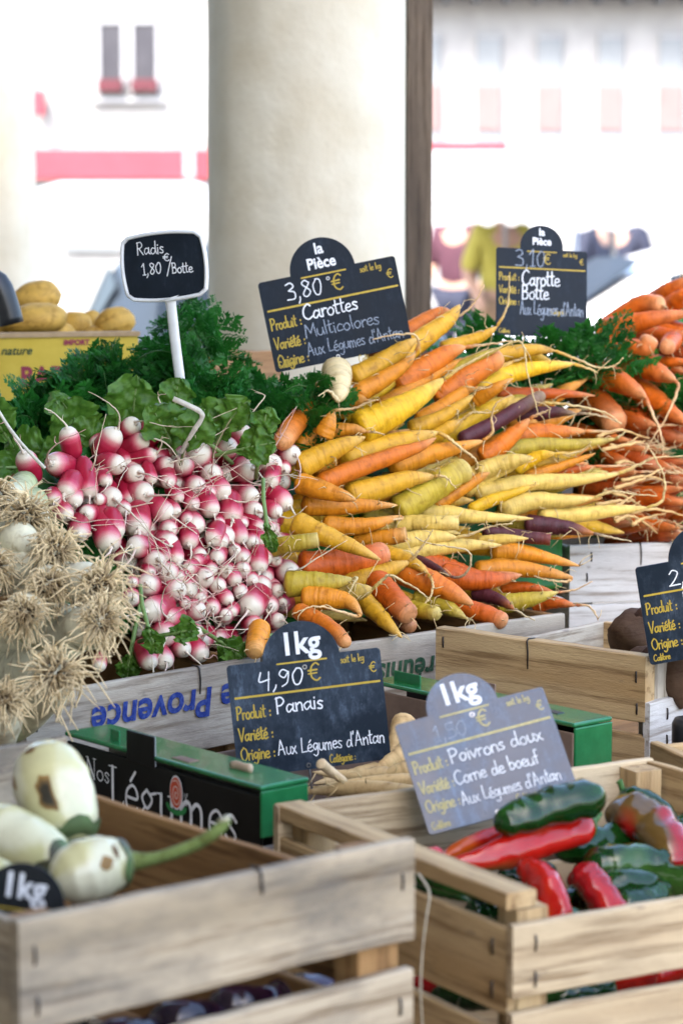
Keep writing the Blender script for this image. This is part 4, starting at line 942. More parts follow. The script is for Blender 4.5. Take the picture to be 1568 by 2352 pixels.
# ---------------------------------------------------------------- vegetables: the heaps
def YF(px): return 2.26 + (px - 60) * .00041            # distance of the crates' front edge under a picture column
def YS(px, py): return YF(px) + .00042 * max(-60, 1470 - py)
Z4 = lambda x, y: (611.4 + x * .36, 658.4 + y * .36)     # tracing sheets
Z5 = lambda x, y: (1034.6 + x * .44, 517.3 + y * .44)
Z3 = lambda x, y: (x * .45, 799.5 + y * .45)
CC = {'y': (.62, .32, .016), 'Y': (.73, .41, .010), 'p': (.69, .47, .10), 'o': (.66, .165, .008), 'O': (.56, .10, .006), 'a': (.66, .235, .010),
      'l': (.46, .33, .028), 'v': (.075, .016, .022), 'w': (.66, .52, .27), 'r': (.50, .10, .022)}
def carrot_mesh(P, Wd, color, tail=None, blunt=False, tipc=None, seed=0, hairs=5, flatend=False):
    """P: 3-D body points shoulder -> tip, Wd: shoulder radius; tail: 3-D points continuing the tip"""
    rr = random.Random(seed); mb = MB(); n = 44
    B = cr(P, n); base = Vector(color); tip = Vector(tipc) if tipc else base.lerp(Vector((.74, .58, .3)), .45)
    v = rr.uniform(.86, 1.1); base = base * v
    rad = []; cols = []; al = []
    k = rr.uniform(1.7, 2.9)
    for i in range(n):
        t = i / (n - 1)
        sh = math.sqrt(max(0, 1 - (1 - min(1, t / .07)) ** 2)) * .9 + .1
        if blunt: pr = (1 - .22 * t) * (1 if flatend else math.sqrt(max(0, 1 - max(0, (t - .90) / .10) ** 2)) * .95 + .05)
        else: pr = (1 - .22 * t) * max(0.0, 1 - t ** k) ** .75 + .03 + (.07 if tail else 0)
        r = Wd * sh * pr * (1 + .06 * noise.noise(Vector((t * 8, seed * 1.3, 0))) + .045 * noise.noise(Vector((t * 30, seed, 3))))
        rad.append(max(r, .0006)); al.append(t * (B[0] - B[-1]).length * 8 + seed)
        c = base.lerp(tip, max(0, (t - .55) / .45) ** 2 * .8); c = c * (1 + .06 * noise.noise(Vector((t * 14, seed, 7)))); cols.append(tuple(c))
    pts = list(B)
    if tail:
        T = cr([B[-1]] + list(tail), 6 + 7 * len(tail)); r0 = rad[-1]; m = len(T)
        tc = base.lerp(Vector((.74, .60, .34)), .75)
        for i in range(1, m):
            t = i / (m - 1); jit = Vector((rr.uniform(-1, 1), rr.uniform(-1, 1), rr.uniform(-1, 1))) * .0006
            pts.append(T[i] + jit); rad.append(max(.0007, r0 * (1 - t) ** 1.3 * .95 + .0011 * (1 - .5 * t))); cols.append(tuple(base.lerp(tc, min(1, t * 3)))); al.append(al[-1] + .05)
    sweep(mb, pts, rad, 14, cols, al, .07, seed * .37)
    for h in range(hairs):                                # hair roots
        i = rr.randrange(int(n * .3), len(pts) - 1); d = Vector((rr.uniform(-1, 1), rr.uniform(-1, 0), rr.uniform(-1, 1))).normalized()
        q = pts[i] + d * rad[i] * .9; L = rr.uniform(.006, .022)
        d2 = (d + Vector((rr.uniform(-1, 1), rr.uniform(-1, 1), rr.uniform(-1.2, .4)))).normalized()
        sweep(mb, cr([q, q + d * L * .5, q + d * L * .6 + d2 * L * .6], 5), [.0007, .0006, .0005, .0004, .0003], 4, [(.66, .5, .25)] * 5, [0] * 5)
    return mb
NC = [0]
def carrot(sheet, color, wpx, body, tail=None, label=None, blunt=False, layer=0.0, sink=.07, surf=YS, group='multicoloured carrots', tl=.0, hairs=5, cat='carrot', mat='carrot', name='carrot', scale=None, tipc=None, flatend=False):
    NC[0] += 1; sid = NC[0]
    B = [sheet(*p) for p in body]; m = len(B)
    s = (Z4(1, 0)[0] - Z4(0, 0)[0]) if sheet is Z4 else (.44 if sheet is Z5 else (.45 if sheet is Z3 else 1))
    Y0 = surf(*B[-1])
    P = []
    for i, (x, y) in enumerate(B):
        t = i / (m - 1); Yb = surf(x, y); P.append(at(x, y, (Yb * .5 + Y0 * .5 if False else Yb) + sink * (1 - t) ** 1.2 - .012 + layer))
    T = None
    if tail:
        Yt = (P[-1]).y; T = [at(*sheet(*p), Yt - .004 * (i + 1) - tl * (i + 1)) for i, p in enumerate(tail)]
    rw = wpx * s * .53 * P[0].y / F
    mb = carrot_mesh(P, rw, CC[color] if isinstance(color, str) else color, T, blunt, tipc, sid, hairs, flatend)
    o = mb.build(name, M[mat], loc=P[0])
    tag(o, label or 'carrot packed deep in the multicoloured heap between the others', cat, group); return o
def I(x, y): return (x, y)
def multicolour():
    C = carrot
    A = Z4; B = Z5
    C(A, 'o', 130, [(660, 470), (900, 300), (1090, 180), (1180, 160)], [(1230, 185), (1320, 110), (1390, -10)], 'orange carrot at the heap top, its thin root reaching up past the slate', layer=.03)
    C(A, 'y', 140, [(820, 470), (1000, 330), (1160, 210), (1235, 115)], None, 'dull yellow carrot with a pointed tip at the very top of the heap')
    C(A, 'y', 150, [(540, 600), (700, 510), (860, 400), (960, 330)], None, 'yellow carrot lying just under the bottom edge of the la Pièce slate', layer=-.01)
    C(A, 'a', 115, [(560, 700), (730, 600), (880, 500), (950, 420)], [(972, 360), (940, 305), (860, 305), (760, 315), (680, 338)], 'yellow carrot whose tip curls back into a long thin root below the slate', layer=-.02)
    C(A, 'w', 175, [(445, 520), (455, 590), (462, 660), (455, 730)], [(400, 665), (330, 700)], 'short cream white carrot pointing at the viewer under the slate', layer=-.03, sink=.05)
    C(A, 'o', 120, [(250, 780), (300, 700), (360, 640)], None, 'orange carrot half hidden behind the cream white one', blunt=True, layer=.04)
    C(A, 'o', 150, [(330, 660), (200, 850), (90, 1010)], None, 'orange carrot at the left edge of the heap, touching the greens', layer=.02, blunt=True)
    C(A, 'a', 115, [(360, 960), (395, 880), (425, 790)], [(470, 785), (560, 775), (640, 740), (710, 720)], 'small pale orange carrot end with a root bent to the right', layer=-.01, sink=.03)
    C(A, 'a', 120, [(450, 790), (560, 730), (640, 725)], [(700, 722)], 'small amber carrot behind the cream white one', layer=0.02)
    C(A, 'Y', 195, [(570, 920), (750, 830), (950, 720), (1130, 590)], [(1230, 520), (1380, 440), (1568, 350)], 'big bright yellow carrot slanting up across the middle of the heap top', layer=-.02)
    C(A, 'o', 155, [(820, 650), (980, 540), (1150, 430), (1270, 385)], [(1400, 370), (1568, 345)], 'orange carrot between two yellow ones on the upper slope', layer=.01)
    C(A, 'a', 90, [(700, 780), (900, 660), (1150, 520), (1300, 450)], [(1420, 390)], 'slim amber carrot above the big bright yellow one', layer=.02)
    C(A, 'o', 160, [(1080, 740), (1200, 640), (1370, 520), (1500, 440)], None, 'orange carrot with a rounded tip right of the big bright yellow one', layer=.0, blunt=True)
    C(A, 'y', 100, [(1300, 640), (1420, 570), (1568, 480)], [(1650, 450)], 'yellow carrot behind the orange carrot with the rounded tip', layer=.02)
    C(A, 'a', 120, [(960, 880), (1120, 780), (1260, 670), (1330, 650)], [(1400, 645), (1440, 632)], 'amber carrot with a knotted tip below the big bright yellow one', layer=.0)
    C(A, 'y', 95, [(900, 910), (1080, 850), (1230, 760), (1320, 690)], [(1335, 660)], 'slim yellow carrot under the amber one with the knotted tip', layer=-.01)
    C(A, 'y', 115, [(980, 1000), (1120, 920), (1250, 850)], [(1310, 805), (1400, 805), (1480, 790)], 'yellow carrot with a root stretched out level to the right', layer=0.01)
    C(A, 'a', 105, [(190, 1030), (380, 930), (540, 910), (640, 925)], [(700, 930), (755, 945)], 'amber carrot lying across the left upper edge of the heap', layer=.01)
    C(A, 'y', 155, [(190, 1160), (350, 1080), (500, 1010), (630, 960)], None, 'stout yellow carrot with a bent tip beside the top radishes', layer=-.02)
    C(A, 'y', 165, [(470, 1120), (700, 1040), (900, 980), (1090, 930)], [(1160, 965), (1250, 1040), (1330, 1100), (1350, 1150), (1330, 1165)], 'yellow carrot in the middle with a long rope-like root drooping right', layer=.01)
    C(A, 'o', 125, [(320, 1260), (550, 1170), (800, 1080), (980, 1020), (1080, 965)], None, 'long orange carrot crossing the middle of the yellow ones', layer=-.02)
    C(A, 'a', 135, [(780, 1160), (1000, 1080), (1200, 1030), (1380, 985)], [(1440, 930), (1435, 830), (1470, 740), (1568, 690)], 'amber carrot with a twisted root climbing to the upper right', layer=.0)
    C(A, 'l', 190, [(820, 1440), (980, 1340), (1150, 1230), (1290, 1150)], None, 'thick greenish yellow carrot with a dark stub tip', layer=-.01, blunt=True)
    C(A, 'y', 150, [(500, 1340), (700, 1290), (900, 1230), (1070, 1210)], [(1140, 1215), (1210, 1290)], 'smooth yellow carrot left of the thick greenish one', layer=-.005)
    C(A, 'a', 95, [(1060, 1400), (1200, 1320), (1340, 1230), (1425, 1185)], None, 'short amber carrot below the twisted root', layer=-.02)
    C(A, 'p', 160, [(1220, 1290), (1400, 1190), (1568, 1120), (1640, 1090)], None, 'pale yellow carrot with a blunt notched tip, upper right', layer=.0)
    C(A, 'a', 135, [(200, 1250), (330, 1290), (470, 1330), (575, 1362)], None, 'yellow carrot slanting down right beside the radishes', layer=-.03)
    C(A, 'a', 135, [(220, 1390), (450, 1400), (650, 1395), (835, 1395)], None, 'level yellow carrot under the one slanting down right', layer=-.005)
    C(A, 'a', 115, [(350, 1520), (550, 1530), (700, 1510), (850, 1465)], [(862, 1480), (760, 1492), (640, 1508), (520, 1508)], 'amber carrot with a white root folded back along its side', layer=-.01)
    C(A, 'y', 150, [(170, 1500), (350, 1580), (550, 1660), (730, 1745)], None, 'long yellow carrot slanting down towards the viewer', layer=-.05)
    C(A, 'l', 120, [(30, 1670), (120, 1650), (230, 1630), (330, 1615)], None, 'olive yellow carrot with a cut flat end beside the radishes', blunt=True, layer=-.04, flatend=True)
    C(A, 'a', 120, [(560, 1620), (680, 1610), (800, 1595), (890, 1580)], None, 'amber carrot showing its cut flat end', blunt=True, layer=-.01, flatend=True)
    C(A, 'p', 115, [(830, 1530), (950, 1510), (1080, 1510), (1220, 1505)], None, 'pale yellow carrot with a squared off end', blunt=True, layer=-.01, flatend=True)
    C(A, 'p', 125, [(950, 1430), (1150, 1450), (1350, 1470), (1700, 1480)], None, 'long pale yellow carrot lying level in the middle right', layer=0)
    C(A, 'p', 130, [(750, 1660), (900, 1630), (1080, 1600), (1210, 1600)], [(1300, 1580), (1430, 1530), (1568, 1510)], 'pale carrot with a root running level to the right', layer=-.005)
    C(A, 'p', 125, [(820, 1730), (1000, 1680), (1250, 1650), (1500, 1650)], None, 'pale yellow carrot at mid height with a stubby tip', layer=-.01)
    C(A, 'O', 190, [(200, 1790), (420, 1770), (620, 1740), (780, 1690)], None, 'thick deep orange carrot with a split pinkish end', blunt=True, layer=-.01, tipc=(.72, .33, .16))
    C(A, 'y', 105, [(700, 1690), (830, 1720), (950, 1770), (1030, 1830)], [(1060, 1890), (1050, 1970), (1000, 2030), (935, 2070)], 'yellow carrot with a root hanging straight down over the orange one', layer=-.05)
    C(A, 'y', 140, [(500, 1900), (650, 1860), (800, 1800), (910, 1755)], [(960, 1700), (1020, 1620), (1060, 1550)], 'yellow carrot with a root standing up to the right, lower middle', layer=-.03)
    C(A, 'o', 175, [(830, 1790), (1000, 1870), (1180, 1950), (1320, 2030)], None, 'bright orange carrot slanting down to the lower right', layer=-.06)
    C(A, 'l', 155, [(110, 1900), (280, 1890), (430, 1885), (555, 1870)], [(575, 1860), (540, 1930), (505, 1985)], 'greenish yellow carrot level beside the lowest radishes', layer=-.05)
    C(A, 'a', 155, [(220, 1990), (380, 1990), (520, 2010), (605, 2090)], [(560, 2100), (430, 2060), (300, 2040), (160, 2090)], 'orange yellow carrot with a curled tip near the 1kg slate', layer=-.06)
    C(A, 'p', 125, [(450, 1980), (580, 1950), (680, 1930)], [(740, 1870), (790, 1840), (890, 1890), (1000, 1960), (1035, 2010)], 'pale carrot with a long root wandering right above the crate edge', layer=-.06)
    C(A, 'y', 125, [(600, 1990), (690, 2070), (780, 2160), (865, 2240)], None, 'amber carrot pointing down over the front of the crate', layer=-.06)
    C(A, 'O', 175, [(690, 1870), (770, 1960), (840, 2030), (920, 2110)], None, 'rusty orange carrot bent downwards at the bottom', blunt=True, layer=-.06)
    C(A, 'l', 110, [(900, 2050), (1000, 2070), (1100, 2090)], None, 'olive carrot stub at the bottom of the heap', layer=-.05, blunt=True)
    C(A, 'l', 125, [(940, 1980), (1080, 2010), (1180, 2060), (1270, 2115)], [(1320, 2130)], 'olive carrot at the bottom, under the bright orange one', layer=-.05)
    C(A, 'O', 130, [(1180, 2040), (1300, 2060), (1430, 2100), (1530, 2145)], None, 'red orange carrot with a rounded nose beside the light crate', blunt=True, layer=-.06)
    C(A, 'O', 175, [(930, 1740), (1150, 1810), (1350, 1860), (1600, 1830)], None, 'thick rusty orange carrot lower right of the middle', layer=-.01)
    C(A, 'v', 70, [(950, 1740), (1080, 1800), (1170, 1850)], [(1240, 1850), (1300, 1780), (1290, 1690), (1180, 1660), (1050, 1640), (945, 1600)], 'dark purple carrot tip with a looping root', layer=-.03)
    C(A, 'o', 110, [(180, 2060), (320, 2120), (440, 2200), (520, 2290)], None, 'orange carrot pointing down behind the parsnip slate', layer=-.07, blunt=True)
    C(I, 'a', 50, [(598, 1440), (590, 1470), (583, 1502)], None, 'stubby amber carrot left of the 1kg parsnip slate', layer=-.05, blunt=True, sink=.02)
    C(A, 'r', 120, [(830, 2060), (880, 2130), (920, 2170)], None, 'reddish carrot nose at the crate edge', layer=-.03, blunt=True)
    # right half
    C(B, 'y', 75, [(-60, 650), (80, 610), (180, 570), (240, 530)], [(285, 450), (305, 350), (303, 262)], 'yellow carrot whose tapering root rises in front of the back slate', layer=.0)
    C(B, 'y', 80, [(60, 740), (250, 680), (430, 650), (540, 655)], [(660, 700), (760, 740), (850, 735), (900, 690)], 'long pale yellow carrot at the top right with a rising root', layer=.0)
    C(B, 'Y', 95, [(110, 860), (300, 780), (480, 740), (640, 725)], [(740, 755), (765, 772)], 'bright yellow carrot second from the top on the right', layer=-.01)
    C(B, 'l', 55, [(-20, 780), (120, 700), (260, 640)], [(350, 605), (385, 650), (400, 780), (455, 975)], 'slim olive carrot with a root arching over and hanging down', layer=-.02)
    C(B, 'Y', 85, [(240, 720), (350, 690), (440, 690), (520, 710)], [(640, 720), (700, 740)], 'yellow carrot squeezed behind the bright one at the top right', layer=.03)
    C(B, 'a', 75, [(120, 920), (220, 860), (325, 800)], None, 'small amber carrot beside the orange one with the rounded tip', layer=-.02)
    C(B, 'O', 70, [(230, 880), (420, 880), (600, 880), (750, 890)], None, 'red orange carrot lying level at the right', layer=.03)
    C(B, 'p', 85, [(90, 960), (250, 940), (400, 930), (480, 925)], [(600, 935), (740, 960), (830, 990), (890, 1040)], 'pale yellow carrot under the level red orange one', layer=.03)
    C(B, 'v', 85, [(40, 1130), (200, 1050), (350, 960), (490, 880)], None, 'long dark purple carrot slanting up among the yellow ones', layer=.0, blunt=True)
    C(B, 'v', 80, [(340, 1000), (450, 985), (560, 975), (650, 985)], [(720, 985), (820, 1005), (890, 1035)], 'short plum purple carrot lying level with a pale root', layer=.02)
    C(B, 'o', 95, [(150, 1220), (260, 1150), (350, 1070), (410, 1010)], [(460, 985), (510, 965), (520, 955)], 'orange carrot with an upturned thin tip right of the twisted root', layer=-.01)
    C(B, 'o', 115, [(280, 1130), (420, 1090), (560, 1080), (700, 1075)], [(800, 1078), (900, 1072)], 'fat orange carrot tapering into a level root at the right', layer=.01)
    C(B, 'l', 85, [(230, 1190), (450, 1150), (650, 1145), (860, 1115)], [(910, 1080)], 'greenish yellow carrot lying level on the right', layer=-.01)
    C(B, 'p', 100, [(130, 1300), (250, 1250), (350, 1225), (430, 1215)], None, 'pale yellow carrot with a rough squared tip at mid right', layer=-.03)
    C(B, 'Y', 70, [(330, 1280), (450, 1210), (540, 1190)], [(640, 1190), (700, 1165), (730, 1130)], 'yellow carrot with a wavy upturned root at mid right', layer=-.02)
    C(B, 'a', 60, [(380, 1320), (540, 1270), (680, 1220), (755, 1190)], None, 'thin amber carrot at mid right below the wavy root', layer=0.0)
    C(B, 'O', 75, [(400, 1320), (600, 1280), (750, 1260)], [(900, 1255), (1050, 1245)], 'reddish orange carrot with a long level root at the right', layer=.02)
    C(B, 'p', 95, [(120, 1400), (380, 1350), (650, 1330), (870, 1300)], [(980, 1250), (1060, 1215), (1212, 1205)], 'very long pale carrot pointing far right', layer=-.01)
    C(B, 'Y', 65, [(90, 1490), (230, 1430), (350, 1390), (460, 1350)], None, 'slim yellow carrot under the very long pale one', layer=-.035)
    C(B, 'p', 95, [(250, 1490), (430, 1440), (600, 1440), (740, 1425)], [(850, 1390), (960, 1405), (1075, 1412)], 'pale carrot with ringed skin below the very long one', layer=-.01)
    C(B, 'p', 85, [(450, 1510), (650, 1510), (850, 1490), (1020, 1475)], [(1100, 1440), (1115, 1330), (1080, 1240), (1020, 1140)], 'pale carrot whose root turns up and hooks back at the right', layer=-.02)
    C(B, 'v', 95, [(380, 1560), (520, 1570), (640, 1585), (740, 1610)], [(840, 1630), (940, 1650)], 'dark purple carrot with an orange tip, lower right', layer=-.01, tipc=(.66, .24, .05))
    C(B, 'v', 75, [(160, 1600), (300, 1615), (420, 1630), (520, 1640)], None, 'brown purple carrot with a snapped end', blunt=True, layer=-.03, flatend=True, tipc=(.22, .05, .03))
    C(B, 'p', 70, [(150, 1660), (280, 1640), (405, 1635)], None, 'small pale yellow carrot above the brown purple snapped one', layer=-.04)
    C(B, 'a', 100, [(200, 1700), (370, 1710), (530, 1745), (675, 1780)], None, 'amber carrot with ringed skin pointing right, lower right', layer=-.03)
    C(B, 'a', 100, [(120, 1810), (300, 1790), (480, 1810), (635, 1840)], [(600, 1860), (500, 1850), (435, 1832)], 'olive amber carrot with a white root folded under its tip', layer=-.03)
    C(B, 'O', 125, [(-60, 1820), (100, 1850), (240, 1850), (370, 1825)], None, 'rusty orange carrot, the broadest at the lower right', layer=-.04)
    C(B, 'l', 105, [(230, 1980), (350, 1965), (450, 1945), (560, 1915)], None, 'moss green shouldered carrot at the bottom right', layer=-.04)
    C(B, 'O', 70, [(430, 1990), (540, 1970), (650, 1985)], [(710, 1985), (750, 2020), (768, 2060)], 'red orange carrot tip with a thin dark root at the crate corner', layer=-.03)
    C(B, 'O', 60, [(260, 1900), (400, 1890), (540, 1915)], [(640, 1905), (740, 1860)], 'thin reddish carrot behind the moss green one', layer=-.01)
    C(B, 'v', 70, [(120, 1920), (240, 1950), (330, 2005)], [(390, 2040), (440, 2062)], 'purple carrot with an orange tip at the bottom', layer=-.05, tipc=(.6, .2, .05))
    # carrots seen only through the gaps
    rr = random.Random(11)
    for i in range(62):
        x = rr.uniform(690, 1330); y = rr.uniform(900, 1410)
        if x > 1150 and y > 1230: y = rr.uniform(1000, 1230)
        L = rr.uniform(150, 260); ang = R(28 - (y - 900) * .085 + rr.uniform(-12, 12))
        p1 = (x + L * .5 * math.cos(ang), y - L * .5 * math.sin(ang)); p0 = (x - L * .5 * math.cos(ang), y + L * .5 * math.sin(ang))
        C(I, rr.choice('yyYYaaayopl'), rr.uniform(42, 58), [p0, (x, y + rr.uniform(-8, 8)), p1], None, None, layer=.045 + rr.uniform(0, .05), hairs=2)
multicolour()

def YO(px, py): return 3.05 + .00040 * max(-80, 1240 - py) + .00004 * (px - 1310)
def oranges():
    k = dict(surf=YO, group='plain orange carrots', sink=.08)
    def C(c, w, b, t=None, lb=None, **q):
        d = dict(k); d.update(q); carrot(Z5, c, w, b, t, lb or 'orange carrot packed in the plain orange heap at the right', **d)
    OR = (.58, .115, .006); O2 = (.54, .095, .006); OD = (.36, .055, .006)
    C(OR, 110, [(800, 550), (900, 470), (1010, 410), (1110, 420)], [(1130, 430)], 'stout orange carrot on the upper left slope of the orange heap', blunt=True)
    C(OR, 130, [(770, 570), (900, 530), (1050, 490), (1300, 450)], None, 'long orange carrot lying level near the top of the orange heap', layer=-.02)
    C(OR, 110, [(1050, 420), (1150, 340), (1260, 270)], [(1280, 250)], 'orange carrot highest in the orange heap', layer=.04)
    C(OR, 105, [(1120, 440), (1200, 380), (1300, 330)], None, 'orange carrot just below the highest one at the right edge', layer=.02)
    C(OR, 115, [(715, 640), (830, 640), (940, 645), (1010, 640), (1045, 575)], None, 'orange carrot with an upturned nose at the left of the orange heap', layer=-.05, blunt=True)
    C(O2, 95, [(1160, 600), (1140, 620), (1125, 640)], None, 'orange carrot end pointing at the viewer, right of the upturned nose', blunt=True, layer=-.03)
    C(OR, 80, [(1030, 710), (1130, 715), (1300, 715)], None, 'orange carrot running off the right edge below the upturned one', layer=-.03)
    C(OR, 125, [(840, 690), (960, 720), (1080, 770), (1170, 810)], [(1185, 850), (1130, 990), (1060, 1100), (990, 1230)], 'orange carrot slanting down right with a root crossing its neighbour', layer=-.05)
    C(OR, 140, [(690, 740), (800, 780), (920, 840), (1015, 900)], [(1040, 960), (1085, 1060), (1105, 1140), (1105, 1200)], 'orange carrot with a long root hanging straight down', layer=-.07)
    C(O2, 170, [(640, 830), (720, 900), (800, 970), (870, 1050)], None, 'broad orange carrot behind the tips of the yellow ones', layer=-.03, blunt=True)
    C(OR, 140, [(930, 830), (1050, 910), (1150, 980), (1260, 1050)], None, 'orange carrot at the right edge below the crossing root', layer=-.04)
    C(OD, 130, [(880, 950), (1000, 1020), (1120, 1090), (1260, 1130)], None, 'dark orange carrot under the hanging roots', layer=-.01)
    C(O2, 90, [(760, 1180), (840, 1220), (920, 1265)], None, 'short orange carrot near the tip of the greenish yellow one', layer=-.02, blunt=True)
    C(O2, 90, [(980, 1240), (1070, 1255), (1150, 1275)], [(1220, 1300)], 'orange carrot with a pale tip right of the hooked root', layer=-.04)
    rr = random.Random(5)
    for i in range(62):
        y = 1000 + 660 * ((i * .618) % 1); x = rr.uniform(780, 1230); L = rr.uniform(230, 360); ang = R(rr.uniform(-22, 22))
        p1 = (x + L * .5 * math.cos(ang), y - L * .5 * math.sin(ang)); p0 = (x - L * .5 * math.cos(ang), y + L * .5 * math.sin(ang))
        t = None
        if rr.random() < .65: t = [(p1[0] + 60, p1[1] + rr.uniform(-20, 30)), (p1[0] + 150, p1[1] + rr.uniform(-40, 60))]
        C(rr.choice([OR, O2, OD, O2, OD]), rr.uniform(85, 120), [p0, (x, y + rr.uniform(-12, 12)), p1], t, None, layer=rr.uniform(-.04, .05))
    for i in range(16):
        y = rr.uniform(560, 1000); x = rr.uniform(1080, 1350) if y < 760 else rr.uniform(800, 1300); L = 300; ang = R(rr.uniform(-35, 0))
        C(rr.choice([OR, O2, OD]), rr.uniform(95, 125), [(x - L * .5 * math.cos(ang), y + L * .5 * math.sin(ang)), (x, y + 5), (x + L * .5 * math.cos(ang), y - L * .5 * math.sin(ang))], None, None, layer=rr.uniform(.04, .09))
    # a fan of loose thin roots between the two heaps
    for i in range(15):
        x0 = rr.uniform(740, 960); y0 = rr.uniform(1020, 1600)
        mid = (x0 + rr.uniform(60, 160), y0 + rr.uniform(-50, 40)); e = (mid[0] + rr.uniform(60, 180), mid[1] + rr.uniform(-70, 90))
        Yd = YS(*Z5(x0, y0)) + .05; pts = cr([at(*Z5(x0, y0), Yd), at(*Z5(*mid), Yd + .02), at(*Z5(*e), Yd + .06)], 14)
        for q in pts[1:]: q += Vector((rr.uniform(-1, 1), 0, rr.uniform(-1, 1))) * .001
        mb = MB(); sweep(mb, pts, [.0022 * (1 - j / 15) + .0006 for j in range(14)], 6, [(.62, .40, .16)] * 14)
        tag(mb.build('carrot_root', M['root'], loc=pts[0]), 'thin root trailing from the carrot tips between the two heaps', 'root', 'loose carrot roots')
oranges()

# ---------------------------------------------------------------- radishes
def radish_mesh(seed, Lr):
    """unit radish: axis +Z, tip (root end) at z = 0, body towards -Z, greatest radius 1"""
    rr = random.Random(seed); mb = MB(); n = 22; pts = []; rad = []; al = []; bend = rr.uniform(-.14, .14); bd2 = rr.uniform(-.1, .1)
    for i in range(n):
        t = i / (n - 1); z = -t * Lr
        x = t if t < .5 else 1 - t
        r = min(1, math.sqrt(max(0, 1 - (1 - min(1, t * Lr / 1.25)) ** 2.2))) if t < .5 else min(1, (max(0, 1 - ((t - .5) / .5) ** 3.2)) ** .55)
        r = r * (1 + .05 * noise.noise(Vector((t * 4, seed, 1)))) * (1 - .10 * abs(t - .4))
        pts.append(Vector((bend * Lr * (t ** 2), bd2 * Lr * t * t, z))); rad.append(max(r, .02)); al.append(max(0, 1 - t * Lr / rr.uniform(1.75, 2.0)))
    sweep(mb, pts, rad, 20, None, al, .04, seed)
    return mb
RM = []
for i in range(10):
    Lr = [3.4, 3.9, 4.3, 3.7, 4.6, 3.5, 4.1, 3.3, 4.8, 4.0][i]
    o = radish_mesh(i + 3, Lr).build('radish', M['radish']); RM.append((o.data, Lr)); bpy.data.objects.remove(o)
RT = []
def rootlet_mesh(seed):
    rr = random.Random(seed * 7 + 1); mb = MB(); L = rr.uniform(2.2, 7.0)
    a = rr.uniform(0, 6.28); c1 = Vector((math.cos(a), math.sin(a), 0)); b = rr.uniform(0, 6.28); c2 = Vector((math.cos(b), math.sin(b), 0))
    P = cr([Vector((0, 0, -.15)), Vector((0, 0, .25)), c1 * L * .16 + Vector((0, 0, .25 + L * .28)), c1 * L * .42 + c2 * L * .08 + Vector((0, 0, L * .5)), c1 * L * .6 + c2 * L * .38 + Vector((0, 0, L * rr.uniform(.3, .75)))], 20)
    P = [p + Vector((rr.uniform(-1, 1), rr.uniform(-1, 1), rr.uniform(-1, 1))) * .028 for p in P]
    rad = [.28 * math.exp(-i * .5) + .09 * (1 - i / 24) for i in range(20)]
    tint = rr.uniform(0, 1); w0 = Vector((.78, .70, .56)); w1 = Vector((.74, .42, .36)) if tint > .8 else Vector((.72, .6, .42))
    sweep(mb, P, rad, 7, [tuple(w0.lerp(w1, i / 19)) for i in range(20)])
    for h in range(2):
        i = rr.randrange(6, 16); d = Vector((rr.uniform(-1, 1), rr.uniform(-1, 1), rr.uniform(-.3, 1)))
        sweep(mb, cr([P[i], P[i] + d * .3, P[i] + d * .7 + c2 * .3], 5), [.04, .035, .03, .02, .015], 4, [tuple(w1)] * 5)
    return mb
for i in range(16):
    o = rootlet_mesh(i).build('root', M['radish_root']); RT.append(o.data); bpy.data.objects.remove(o)
